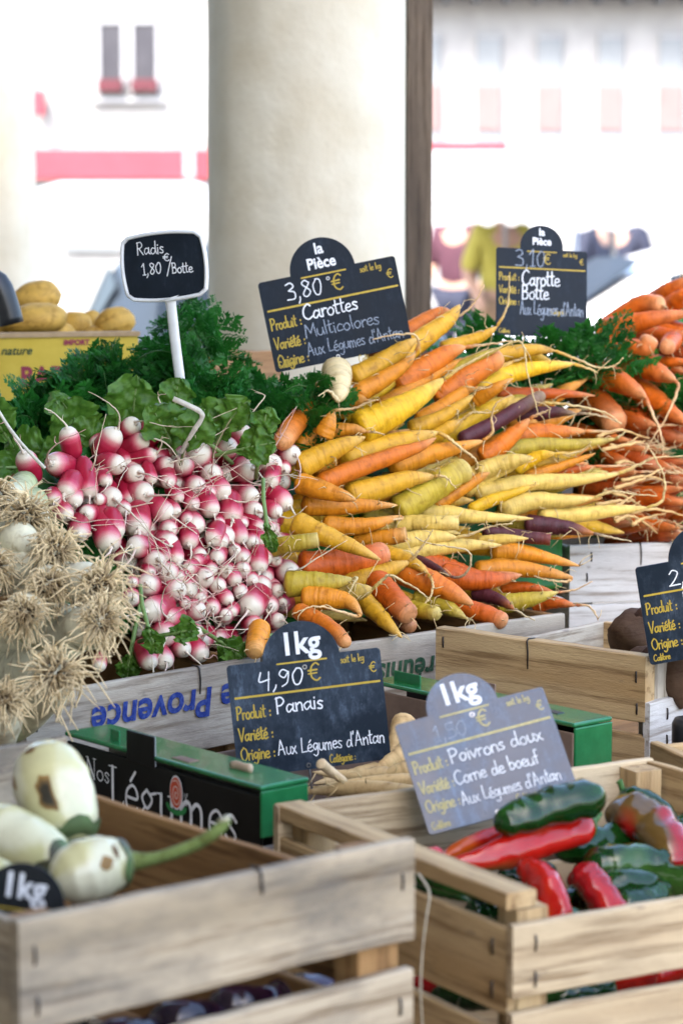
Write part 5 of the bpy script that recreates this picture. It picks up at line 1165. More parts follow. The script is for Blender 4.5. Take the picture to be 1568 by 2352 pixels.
RAD = """345,420,385,590,110,tall radish standing at the top left with its pink end down|590,430,490,560,112,radish leaning up right in the top row below the leaves|685,385,600,480,100,radish at the top left peak touching the leaves|800,400,690,510,112,pale pink radish at the top left peak with a long root
735,470,590,560,100|785,540,670,590,90|860,590,760,640,85|125,545,160,690,108,lone radish at the far left above the leek roots|270,585,345,640,108,radish second from the left below the white strap|450,635,470,650,112,round radish showing its white end, left upper part|335,745,375,660,118,white ended radish nearest the topmost leek roots
615,600,500,590,96|705,640,590,680,100|545,690,560,700,80|455,745,450,720,96|580,770,510,760,118|750,745,620,740,106|385,790,395,780,92|860,690,840,640,92|935,590,937,650,96,oval radish upright beneath the white strap
1060,395,1065,500,104,radish hanging pink end down right of the white strap|1005,525,1010,610,122,big white ended radish under the strap|1170,500,1100,570,106|1240,415,1205,550,112,radish with a stout forked root at the top right|1325,475,1285,490,90|1280,530,1240,540,82|1080,640,1070,690,120,big round white radish right of centre at the top|1280,620,1140,640,118,large deep pink radish lying on its side at the top right|1400,590,1300,640,122|1345,560,1310,600,100
1010,710,945,715,106|1070,745,1050,745,86|1145,750,1120,740,100|1290,760,1200,760,106|990,805,970,805,92|915,770,910,765,70|1085,840,1060,840,108|1185,870,1160,850,106|1310,835,1220,850,102|1465,800,1350,730,118,big deep pink radish at the right edge beside the carrots|1420,845,1410,840,72
595,955,550,840,108,deep pink radish pointing down left of centre|560,1005,490,880,122,larger pink radish beside the one pointing down|705,930,680,850,122|440,845,445,840,92|345,855,350,840,82|860,850,700,780,112,long pale radish tapering to its root in the middle|865,930,840,930,98|900,840,890,830,76|1000,915,960,875,112|1165,975,1070,925,98
865,1005,855,1010,112|800,1085,710,1140,124,large white and pink radish in the middle|680,1010,760,1050,102|970,1000,965,990,100|1080,985,1080,980,82|1030,1060,1030,1055,82|1105,1075,1110,1070,88|905,1090,900,1085,76|840,1075,830,1070,72|960,1130,990,1110,88|860,1150,835,1170,108|910,1170,900,1165,62
750,1205,745,1250,108|1050,1175,970,1210,108|1160,1145,1130,1160,90|1205,1195,1190,1195,78|1240,1080,1220,1060,92|1290,1000,1270,980,92|1345,1000,1330,990,72|1240,1130,1230,1160,92|1320,1130,1310,1120,88|1360,1085,1350,1070,82|1410,1085,1390,1090,72|1480,1145,1410,1175,112,plump radish at the right edge over the carrots
915,1235,810,1280,124,big pink radish lying in the lower middle|970,1245,955,1245,82|1115,1220,1095,1225,82|1170,1290,1150,1290,82|1340,1220,1310,1225,98|1420,1240,1390,1245,72|1445,1300,1430,1305,54|1270,1335,1240,1350,128,biggest round radish, at the lower right|1385,1320,1340,1325,102|1085,1330,1060,1330,78|1025,1280,1000,1285,72
760,1345,750,1360,138,big round white ended radish at the lower left|865,1375,865,1385,86|1020,1340,910,1355,108|1150,1365,1150,1385,76|1300,1415,1270,1425,92|1430,1390,1370,1410,82|845,1470,800,1460,118,radish with a chipped root second row from the bottom|1020,1460,930,1460,92|945,1545,850,1510,104|1035,1570,950,1520,98|770,1615,700,1540,98,lowest left radish over the crate edge|845,1605,790,1565,94
675,1280,650,1285,88|680,1200,660,1195,64|510,1630,500,1590,64,pink radish end below the leek roots|1395,930,1385,925,82|1325,920,1310,910,82|1235,980,1210,975,92|1455,620,1440,610,66|1500,545,1420,550,96,pale pink radish poking out over the carrots|1385,690,1370,680,82|775,680,760,675,72|410,950,380,900,102|275,780,260,740,84|640,830,600,800,70|500,770,520,790,60
1200,1040,1180,1030,70|1130,1000,1110,990,74|960,880,930,870,74|770,1150,740,1140,74|1290,1190,1270,1180,66|1080,1140,1060,1120,70|1000,1090,990,1080,60|1230,1250,1210,1240,74|950,1310,930,1300,66|1180,1350,1170,1340,60|1120,900,1100,880,64|1240,900,1220,880,70"""
NR = [0]
def place_radish(zx, zy, bx, by, wz, label, layer=0.0, rr=random.Random(3)):
    i = NR[0]; NR[0] += 1
    x, y = Z3(zx, zy); x2, y2 = Z3(bx, by)
    me, Lr = RM[(i * 7) % 10]
    Y = YS(x, y) + .02 + layer; r = wz * .45 * .5 * Y / F * 1.12 * (.9 + .22 * ((i * .618) % 1))
    tip = at(x, y, Y); dx, dz = (x - x2) * Y / F, -(y - y2) * Y / F
    L = r * Lr * .80; q = math.hypot(dx, dz)
    if q > L * .95: dx, dz, q = dx * L * .95 / q, dz * L * .95 / q, L * .95
    ax = Vector((dx, -math.sqrt(max(L * L - q * q, 1e-8)), dz)).normalized()
    if q < r * .5: ax = (ax + Vector((rr.uniform(-.5, .75), 0, rr.uniform(-.95, .15)))).normalized()
    rot = ax.to_track_quat('Z', 'Y') @ Euler((0, 0, rr.uniform(0, 6.28))).to_quaternion()
    # head-on radishes: the traced point is the middle of the white end
    mw = Matrix.LocRotScale(tip + ax * r * .35, rot, (r, r, r))
    o = bpy.data.objects.new('radish', me); COL.objects.link(o); o.matrix_world = mw
    tag(o, label or 'pink radish with a white root end, packed among the others in the radish heap', 'radish', 'radishes in the bunches')
    k = bpy.data.objects.new('root', RT[rr.randrange(16)]); COL.objects.link(k)
    k.parent = o; s = rr.uniform(.75, 1.35); k.matrix_basis = Matrix.LocRotScale((0, 0, -.02), Euler((rr.uniform(-.2, .2), rr.uniform(-.2, .2), rr.uniform(0, 6.28))), (s, s, s))
for ln in RAD.split('\n'):
    for it in ln.split('|'):
        v = it.split(',', 5); place_radish(*[float(q) for q in v[:5]], v[5] if len(v) > 5 else None)
rr_ = random.Random(21)
for i in range(150):
    zx = rr_.uniform(300, 1440); zy = rr_.uniform(480, 1500)
    if zx < 640 and zy > 980: zx += 400
    if zx < 480 and zy < 560: zy += 200
    place_radish(zx, zy, zx + rr_.uniform(-60, 60), zy + rr_.uniform(-50, 50), rr_.uniform(80, 105), None, layer=.020 + rr_.uniform(0, .04), rr=rr_)

def light_block_mound(xs, top, bot, surf, off, name, label, seed):  # solid mound added inside a heap to block light and darken its gaps
    mb = MB(); V = []; nx, ny = 40, 26
    for back in (0, 1):
        for j in range(ny + 1):
            for i in range(nx + 1):
                x = xs[0] + (xs[1] - xs[0]) * i / nx; t = np.interp(x, [q[0] for q in top], [q[1] for q in top]); y = t + (bot(x) - t) * j / ny
                p = at(x, y, surf(x, y) + off + .012 * noise.noise(Vector((x * .03, y * .03, seed))))
                if back: p = at(x, y, surf(x, t) + off + .16)
                V.append(p)
    m = (nx + 1) * (ny + 1); Fc = []
    for j in range(ny):
        for i in range(nx):
            a = j * (nx + 1) + i; Fc.append((a, a + nx + 1, a + nx + 2, a + 1)); Fc.append((m + a, m + a + 1, m + a + nx + 2, m + a + nx + 1))
    for i in range(nx): Fc.append((i, i + 1, m + i + 1, m + i)); b = ny * (nx + 1) + i; Fc.append((b, m + b, m + b + 1, b + 1))
    for j in range(ny): a = j * (nx + 1); Fc.append((a, m + a, m + a + nx + 1, a + nx + 1)); a += nx; Fc.append((a, a + nx + 1, m + a + nx + 1, m + a))
    mb.add(V, Fc); tag(mb.build(name, M['fern'], loc=V[0]), label, 'leaves', None, 'stuff')
light_block_mound((60, 640), [(60, 1080), (150, 1040), (300, 1000), (560, 1000), (640, 1060)], lambda x: 1480 - (x - 60) * .1, YS, .08, 'light_block', 'added leaf green mound blocking light inside the radish crate', 1)
light_block_mound((650, 1290), [(650, 1080), (760, 960), (900, 850), (1050, 800), (1200, 880), (1290, 1000)], lambda x: 1445 - (x - 650) * .15, YS, .13, 'light_block', 'added leaf green mound blocking light inside the carrot crate', 2)
light_block_mound((1330, 1660), [(1330, 1000), (1400, 860), (1500, 740), (1660, 640)], lambda x: 1235, lambda x, y: YO(x, y), .14, 'light_block', 'added leaf green mound blocking light inside the orange carrot crate', 3)

# straps of raffia that tie the bunches
def strap(px, Y, wd, label):
    P = cr([at(x, y, Y + dy) for x, y, dy in px], 24); V = []
    for i, p in enumerate(P):
        t = (P[min(i + 1, 23)] - P[max(i - 1, 0)]).normalized(); s = t.cross(Vector((0, -1, .15))).normalized() * wd * (1 + .25 * noise.noise(Vector((i * .4, wd * 999, 0))))
        V += [p - s, p + s, p + s + Vector((0, .0014, 0)), p - s + Vector((0, .0014, 0))]
    mb = MB(); Fc = []
    for i in range(23):
        for k in range(4): Fc.append((i * 4 + k, i * 4 + (k + 1) % 4, i * 4 + 4 + (k + 1) % 4, i * 4 + 4 + k))
    mb.add(V, Fc); o = mb.build('raffia_strap', nmat('raffia', (.50, .46, .36), (.66, .62, .52), 120, .6, .4, (1, 1, 1)), loc=P[0]); tag(o, label, 'strap', None)
strap([(398, 916, 0), (430, 930, -.004), (460, 946, -.002), (463, 962, 0), (445, 990, .004), (415, 1040, .02)], 2.56, .0026, 'folded white raffia strap between the two top radish bunches')
strap([(-20, 915, 0), (20, 980, 0), (60, 1030, 0), (104, 1076, .01)], 2.43, .0016, 'thin straight raffia strap crossing the leaves at the left edge')

# ---------------------------------------------------------------- leaves
def leaf_mesh(seed, ln, wd):
    rr = random.Random(seed); mb = MB(); nu, nv = 30, 14; V = []; A = rr.uniform(.3, 1.0); tw = rr.uniform(-.5, .5); ph = rr.uniform(0, 6)
    for i in range(nu + 1):
        u = i / nu; sp = Vector((0, ln * u * (1 - .12 * A * u), -ln * .35 * A * u * u))
        wv = wd * (max(0.02, math.sin(math.pi * min(1, u * .93 + .04))) ** .55) * (.40 + .60 * min(1, u * 1.7)) * (1 + .07 * math.sin(u * 19 + ph) + .05 * math.sin(u * 43 + ph))
        for j in range(nv + 1):
            v = j / nv * 2 - 1; x = v * wv
            z = .22 * abs(v) * wv + .005 * math.sin(u * 15 + ph + v * 2) * abs(v) + .008 * noise.noise(Vector((u * 5, v * 3, seed))) + .0018 * math.sin(u * 40 - abs(v) * 14)
            c, s = math.cos(tw * u), math.sin(tw * u)
            V.append(sp + Vector((x * c - z * s, 0, x * s + z * c)))
    Fc = [(i * (nv + 1) + j, i * (nv + 1) + j + 1, (i + 1) * (nv + 1) + j + 1, (i + 1) * (nv + 1) + j) for i in range(nu) for j in range(nv)]
    mb.add(V, Fc); return mb
def vein_mesh(seed, ln, wd):
    rr = random.Random(seed); A = rr.uniform(.3, 1.0); mb = MB()
    P = [Vector((0, ln * u * (1 - .12 * A * u), -ln * .35 * A * u * u - .0005)) for u in [i / 9 for i in range(10)]]
    P = [Vector((0, -.05, -.012)), Vector((0, -.025, -.002))] + P
    sweep(mb, P, [.0024, .0024] + [.0022 * (1 - i / 11) for i in range(10)], 6); return mb
def leaf(x, y, Y, ln, wd, az, el, roll, label, seed):
    """az: direction of the tip in the picture plane (0 = right, 90 = up), el: lean towards the viewer"""
    d = Vector((math.cos(R(az)) * math.cos(R(el)), -math.sin(R(el)), math.sin(R(az)) * math.cos(R(el))))
    nrm = Vector((0, -1, .35)); nrm = (nrm - d * nrm.dot(d)).normalized(); xx = d.cross(nrm)
    m = Matrix(((xx.x, d.x, nrm.x, 0), (xx.y, d.y, nrm.y, 0), (xx.z, d.z, nrm.z, 0), (0, 0, 0, 1)))
    mw = Matrix.Translation(at(x, y, Y)) @ m @ Matrix.Rotation(R(roll), 4, 'Y')
    o = leaf_mesh(seed, ln, wd).build('radish_leaf', M['radish_leaf'], mw=mw); tag(o, label, 'leaf', 'radish leaves')
    v = vein_mesh(seed, ln, wd).build('midrib', M['leaf_vein'], mw=mw); attach(v, o)
LV = [(120, 1010, 2.60, .075, .034, 165, 10, 10, 'broad radish leaf lying left above the lone radish'), (215, 985, 2.64, .080, .036, 125, 20, -15, 'upright wrinkled radish leaf left of the leaf peak'), (150, 960, 2.66, .065, .028, 100, 5, 30, 'bright green radish leaf standing at the upper left'),
      (300, 960, 2.66, .090, .040, 80, 25, 10, 'largest radish leaf, in the middle of the top'), (250, 990, 2.62, .070, .032, 150, 35, 0, 'radish leaf curling forward above the tall radish'), (345, 990, 2.63, .080, .034, 50, 30, -20, 'radish leaf behind the radishes at the top peak'),
      (395, 925, 2.68, .062, .026, 75, 10, 35, 'folded radish leaf standing beside the sign stem'), (440, 960, 2.66, .075, .032, 30, 20, 5, 'radish leaf to the right of the sign stem'), (510, 960, 2.64, .065, .030, 60, 15, -25, 'radish leaf above the forked root at the right'),
      (545, 1000, 2.62, .06, .028, 15, 20, 10, 'radish leaf at the right end of the row by the carrot tops'), (40, 1040, 2.54, .085, .036, 175, 20, 15, 'dark radish leaf at the left edge under the strap'), (60, 1090, 2.50, .07, .030, 200, 30, -10, 'radish leaf drooping over the leeks at the left'),
      (390, 1010, 2.60, .07, .03, 110, 40, 20, 'shaded radish leaf in the hollow between the bunches'), (425, 1030, 2.58, .07, .03, 70, 35, -10, 'radish leaf in the hollow behind the white strap'), (20, 1010, 2.60, .07, .034, 120, 20, -20, 'radish leaf at the far left above the strap'),
      (612, 1200, 2.50, .045, .010, -80, 20, 20, 'narrow bright leaf caught between radishes and carrots'), (395, 1455, 2.35, .040, .018, 15, 30, 0, 'small grey green leaf lying among the lowest radishes'), (340, 1440, 2.36, .04, .014, -70, 30, 20, 'small dark leaf beside the lowest leek roots'), (300, 1500, 2.40, .04, .016, -100, 10, 0, 'dark radish leaf hanging over the crate edge'),
      (500, 1470, 2.44, .045, .018, -30, 25, 0, 'dark leaf at the foot of the radish heap'), (555, 1480, 2.46, .04, .016, -160, 25, 30, 'dark leaf beside the stubby amber carrot'), (200, 1040, 2.60, .08, .036, 190, 25, 0, 'radish leaf spread behind the second row of radishes'), (330, 1030, 2.62, .08, .036, 150, 15, 10, 'radish leaf half hidden behind the top peak'), (470, 1010, 2.62, .07, .03, 140, 25, 0, 'radish leaf half hidden behind the big white ended radish'),
      (600, 1010, 2.62, .05, .02, 80, 15, 0, 'small radish leaf at the border with the carrot tops')]
for i, l in enumerate(LV): leaf(l[0], l[1] + 34 * (i < 12), l[2], l[3] * .76, l[4] * .86, *l[5:8], l[8], i + 2)

def frond(lm, sm, base, d, L, rr, sz=1.0):
    d = d.normalized(); side = d.cross(Vector((rr.uniform(-1, 1), rr.uniform(-1, 1), rr.uniform(-1, 1)))).normalized(); up = side.cross(d)
    P = cr([base, base + d * L * .5 + up * L * .06, base + d * L + Vector((0, 0, -L * rr.uniform(.1, .45)))], 12)
    sweep(sm, P, [.0011 * (1 - i / 14) for i in range(12)], 4)
    V = []; Fc = []
    def leaflet(p, dd, ss, ln, w):
        o = len(V); b = dd * ln; s = ss * w
        n = dd.cross(ss) * ln * .12
        V.extend([p, p + b * .4 + s + n, p + b, p + b * .4 - s + n]); Fc.append((o, o + 1, o + 2, o + 3))
    for i in range(3, 12):
        t = (P[min(i + 1, 11)] - P[i - 1]).normalized()
        for sg in (-1, 1):
            bl = L * .30 * (1 - (i - 3) / 11) * rr.uniform(.7, 1.2) * sz; bd = (t * .7 + side * sg * .8 + up * rr.uniform(-.25, .35)).normalized(); bs = bd.cross(up).normalized()
            for k in range(1, 5):
                q = P[i] + bd * bl * k / 4
                for s2 in (-1, 1): leaflet(q, (bd * .7 + bs * s2 * .8 + up * rr.uniform(-.3, .3)).normalized(), bs.lerp(bd, .3).normalized(), bl * .52 * rr.uniform(.7, 1.25), bl * .20)
            leaflet(P[i] + bd * bl, bd, bs, bl * .36, bl * .14)
    lm.add(V, Fc)
def greens(region, n, Yf, label, seed, L=(.05, .10), sz=1.0):
    rr = random.Random(seed); lm, sm = MB(), MB(); k = 0
    while k < n:
        x = rr.uniform(region[0][0], region[-1][0]); top = np.interp(x, [q[0] for q in region], [q[1] for q in region]); bot = np.interp(x, [q[0] for q in region], [q[2] for q in region])
        y = top + (bot - top) * rr.random() ** .9; p = at(x, y, Yf(x, y) + rr.uniform(0, .1))
        d = Vector((rr.uniform(-1, 1), rr.uniform(-1.1, .2), rr.uniform(-.1, 1.0))); frond(lm, sm, p, d, rr.uniform(*L), rr, sz); k += 1
    c = at((region[0][0] + region[-1][0]) / 2, region[0][2], Yf(region[0][0], region[0][2]))
    g = empty('carrot_greens', c, label, 'carrot greens')
    a = lm.build('foliage', M['fern'], g, c, False); b = sm.build('stalk', M['fern_stem'], g, c)
    b['kind'] = 'stuff'; a['kind'] = 'stuff'
greens([(20, 1000, 1060), (120, 970, 1050), (180, 915, 1040), (240, 850, 1020), (330, 820, 1000), (400, 795, 1000), (450, 810, 1000), (500, 880, 1010), (560, 930, 1020), (640, 965, 1030), (700, 975, 1030)], 330, lambda x, y: 2.78 + .0004 * (1000 - y), 'feathery dark green carrot tops heaped behind the radishes', 3)
greens([(390, 730, 800), (430, 715, 800), (470, 740, 800)], 10, lambda x, y: 2.9, 'few pale carrot fronds rising right of the sign stem', 5, (.04, .07))
greens([(1040, 830, 880), (1120, 825, 910), (1250, 830, 910), (1360, 840, 900), (1400, 850, 900)], 75, lambda x, y: 3.10 + .0003 * (900 - y), 'dark carrot tops behind the yellow tips under the back slate', 4, (.05, .1))
greens([(690, 885, 980), (730, 890, 960), (760, 930, 980)], 26, lambda x, y: 2.76, 'small tuft of carrot greens beside the cream white carrot', 6, (.03, .055))
greens([(1230, 840, 1000), (1320, 830, 1060), (1400, 900, 1080), (1568, 900, 1000)], 70, lambda x, y: 3.2, 'dark carrot tops deep between the yellow and the orange heap', 8, (.06, .1))

# ---------------------------------------------------------------- leeks
def leek(x, y, Y, tuft, dirpx, shaft, label, seed):
    rr = random.Random(seed); s = Y / F; r = shaft * s * .5
    c = at(x, y, Y); ax = Vector((dirpx[0], -abs(dirpx[2]), -dirpx[1])).normalized()      # shaft axis pointing at the roots
    g = empty('leek', c - ax * .1, label, 'leek', 'leeks with their roots to the front')
    mb = MB(); P = []; rad = []; cols = []
    for i in range(16):
        t = i / 15; P.append(c - ax * (.20 * (1 - t)) + Vector((0, 0, -.01 * math.sin(t * 3)))); rr_w = r * (1 + .28 * math.exp(-((t - .86) / .12) ** 2)) * (1 if t < .93 else math.sqrt(max(0, 1 - ((t - .93) / .07) ** 2)) * .8 + .2)
        rad.append(rr_w); cols.append(tuple(Vector((.42, .48, .22)).lerp(Vector((.76, .70, .50)), min(1, t * 1.6))))
    sweep(mb, P, rad, 18, cols, None, .04, seed); mb.build('shaft', M['parsnip'], g, c)
    mb = MB(); side = ax.orthogonal().normalized(); s2 = ax.cross(side); R0 = tuft * s * .42
    nh = 185
    for h in range(nh):
        a = rr.uniform(0, 6.283); th = math.acos(rr.uniform(-.30, 1)); rd = side * math.cos(a) + s2 * math.sin(a); core = max(0, 1 - th / 1.0)
        d = (ax * math.cos(th) + rd * math.sin(th)).normalized(); b = c + rd * r * .55 * math.sin(th) + ax * r * .05
        L = R0 * rr.uniform(.45, 1.12) * (1 - .45 * core); w = Vector((rr.uniform(-1, 1), rr.uniform(-1, 1), rr.uniform(-1, 1))) * .30; w2 = Vector((rr.uniform(-1, 1), rr.uniform(-1, 1), rr.uniform(-1, .6))) * .7
        P = cr([b, b + (d + w * .1) * L * .35, b + (d + w * .5) * L * .66, b + (d + w * .6 + w2 * .75 + Vector((0, 0, -.25))) * L], 9)
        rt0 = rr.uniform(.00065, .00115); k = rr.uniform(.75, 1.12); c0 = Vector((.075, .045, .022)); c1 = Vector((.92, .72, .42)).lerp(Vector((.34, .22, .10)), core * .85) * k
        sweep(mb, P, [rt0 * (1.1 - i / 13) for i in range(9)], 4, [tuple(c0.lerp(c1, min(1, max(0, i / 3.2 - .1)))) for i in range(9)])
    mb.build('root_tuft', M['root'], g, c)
LK = [(62, 1185, 2.20, 165, (.1, -.05, 1), 80, 'leek with its root tuft topmost at the left'), (130, 1262, 2.16, 135, (.3, .0, 1), 75, 'leek whose tuft touches the left radishes, second from top'), (115, 1345, 2.13, 120, (.2, .1, 1), 75, 'leek with a brown tuft in the middle of the left group'),
      (228, 1345, 2.12, 170, (.6, .1, 1), 85, 'leek with the widest pale tuft, furthest right'), (55, 1412, 2.10, 125, (.1, .1, 1), 80, 'leek with a round dark centred tuft at the left'), (232, 1425, 2.09, 150, (.6, -.2, 1), 85, 'leek with a dishevelled tuft just below the widest one'),
      (128, 1545, 2.05, 190, (.4, -.5, 1), 90, 'leek whose big tuft hangs over the stencilled crate'), (8, 1610, 2.03, 120, (.2, -.6, 1), 80, 'leek tuft lowest at the left edge'), (-8, 1140, 2.24, 110, (0, -.05, 1), 70, 'leek tuft cut by the left edge at the top'), (-20, 1300, 2.16, 120, (0, 0, 1), 80, 'leek tuft cut by the left edge at mid height')]
for i, l in enumerate(LK): leek(*l, i + 1)
for i, (p, q, w) in enumerate([((-80, 1330), (75, 1290), 120), ((-60, 1480), (190, 1445), 140), ((-60, 1560), (110, 1530), 110), ((-40, 1250), (60, 1240), 100)]):
    mb = MB(); a, b = at(*p, 2.32), at(*q, 2.175); P = cr([a, a.lerp(b, .5), b], 12); rd = w * 2.2 / F * .5
    sweep(mb, P, [rd * (1 if k < 10 else .85 - (k - 10) * .3) for k in range(12)], 18, [(.76, .71, .50)] * 12, None, .03, i)
    tag(mb.build('leek', M['parsnip'], loc=b), ['thick white leek shaft at the upper left behind the tufts', 'white leek shaft lying between the dark centred tuft and the hanging one', 'shaded leek shaft low at the left edge', 'leek shaft behind the topmost tuft'][i], 'leek', 'leek shafts')
# ---------------------------------------------------------------- parsnips, potatoes, beetroot
def parsnips():
    def P(b, w, Y0, Y1, lb, t=None, blunt=False, col=(.62, .43, .20)):
        pts = [at(x, y, Y0 + (Y1 - Y0) * i / (len(b) - 1)) for i, (x, y) in enumerate(b)]; NC[0] += 1
        T = [at(x, y, Y1) for x, y in t] if t else None
        o = carrot_mesh(pts, w * .5 * Y0 / F, col, T, blunt, (.66, .5, .28), NC[0], 3, blunt).build('parsnip', M['parsnip'], loc=pts[0]); tag(o, lb, 'parsnip', 'parsnips in the carton')
    P([(960, 1828), (860, 1815), (780, 1812), (690, 1822)], 48, 2.08, 2.12, 'long parsnip lying level nearest the carton edge')
    P([(980, 1798), (900, 1794), (800, 1800), (740, 1806)], 40, 2.13, 2.14, 'parsnip lying level behind the nearest one')
    P([(735, 1752), (755, 1768), (790, 1795)], 26, 2.09, 2.11, 'short snapped parsnip end standing in front of the slate', None, True, (.66, .5, .3))
    P([(960, 1765), (910, 1775), (850, 1790)], 50, 2.16, 2.16, 'stout parsnip end beside the slate')
    P([(930, 1655), (915, 1700), (890, 1760)], 60, 2.29, 2.24, 'parsnip with an orange shoulder behind the right edge of its slate')
    P([(945, 1720), (915, 1740), (850, 1775)], 58, 2.24, 2.22, 'parsnip leaning below the right edge of its slate')
    P([(870, 1770), (800, 1785), (720, 1800)], 44, 2.24, 2.2, 'parsnip under the bottom edge of the slate')
    P([(940, 1850), (850, 1842), (740, 1850)], 44, 2.08, 2.10, 'parsnip half hidden behind the pepper crate board')
    rr = random.Random(9)
    for i in range(9):
        x = rr.uniform(720, 1150); y = rr.uniform(1780, 1900); Yc = 2.2 + rr.uniform(-.05, .1)
        P([(x + 90, y - 4 + rr.uniform(-8, 8)), (x, y), (x - 90, y + rr.uniform(-8, 8))], rr.uniform(36, 50), Yc, Yc, 'parsnip low in the carton under the others')
parsnips()
def blob(mb, c, rx, ry, rz, seed, col, rot=None, nu=20, nv=14, lump=.06, dents=()):
    V = []; Cl = []
    m = (rot or Matrix.Identity(3))
    for i in range(nv + 1):
        th = math.pi * i / nv
        for k in range(nu):
            ph = 2 * math.pi * k / nu; d = Vector((math.sin(th) * math.cos(ph), math.sin(th) * math.sin(ph), math.cos(th)))
            s = 1 + lump * noise.noise(d * 1.4 + Vector((seed, 0, 0))) + lump * .4 * noise.noise(d * 3.5 + Vector((seed, 5, 0)))
            V.append(Vector(c) + m @ Vector((d.x * rx * s, d.y * ry * s, d.z * rz * s))); Cl.append(tuple(Vector(col) * (1 + .12 * noise.noise(d * 2 + Vector((seed, 9, 0))))))
    Fc = [(i * nu + k, i * nu + nu + k, i * nu + nu + (k + 1) % nu, i * nu + (k + 1) % nu) for i in range(nv) for k in range(nu)]
    mb.add(V, Fc, Cl, [i / nv for i in range(nv + 1) for _ in range(nu)])
for i, (x, y, w, h, Y, rt, lb) in enumerate([(85, 685, 118, 76, 3.42, .3, 'topmost potato on the pile in the yellow carton'), (82, 733, 150, 72, 3.36, .1, 'largest potato, lying under the topmost one'), (178, 745, 74, 56, 3.42, -.2, 'shaded potato to the right of the largest one'), (212, 738, 50, 50, 3.47, 0, 'pale lit potato behind the shaded one'),
                                       (264, 742, 92, 72, 3.40, .35, 'potato standing at the right end of the yellow carton'), (8, 760, 80, 60, 3.4, 0, 'potato cut by the left edge'), (130, 765, 90, 50, 3.38, 0, 'potato sunk behind the carton edge'), (230, 772, 90, 50, 3.4, .1, 'potato low behind the carton edge at its right')]):
    c = at(x, y, Y); s = Y / F; mb = MB(); blob(mb, c, w * s * .5, w * s * .38, h * s * .52, i * 3.3, (.60, .35, .07), Matrix.Rotation(-rt, 3, 'Y'), lump=.10)
    tag(mb.build('potato', M['potato'], loc=c), lb, 'potato', 'potatoes in the yellow carton')
for i, (x, y, w, h, Y, lb) in enumerate([(1462, 1462, 130, 120, 2.50, 'rough brown beetroot to the left of the cut off slate'), (1560, 1545, 80, 150, 2.38, 'rough brown beetroot at the right edge under the slate'), (1480, 1545, 120, 110, 2.45, 'beetroot below the cut off slate')]):
    c = at(x, y, Y); s = Y / F; mb = MB(); blob(mb, c, w * s * .5, w * s * .5, h * s * .55, i * 2.1, (.085, .05, .03), lump=.16)
    o = tag(mb.build('beetroot', M['beet'], loc=c), lb, 'beetroot', 'beetroot in the light crate')
    mb = MB(); sweep(mb, cr([c + Vector((0, -w * s * .2, h * s * .4)), c + Vector((.004, -w * s * .25, h * s * .56)), c + Vector((.012, -w * s * .3, h * s * .62))], 6), [.0075, .006, .005, .0035, .003, .002], 8, [(.07, .04, .03)] * 6); k = mb.build('leaf_stub', M['beet'], loc=c); attach(k, o)

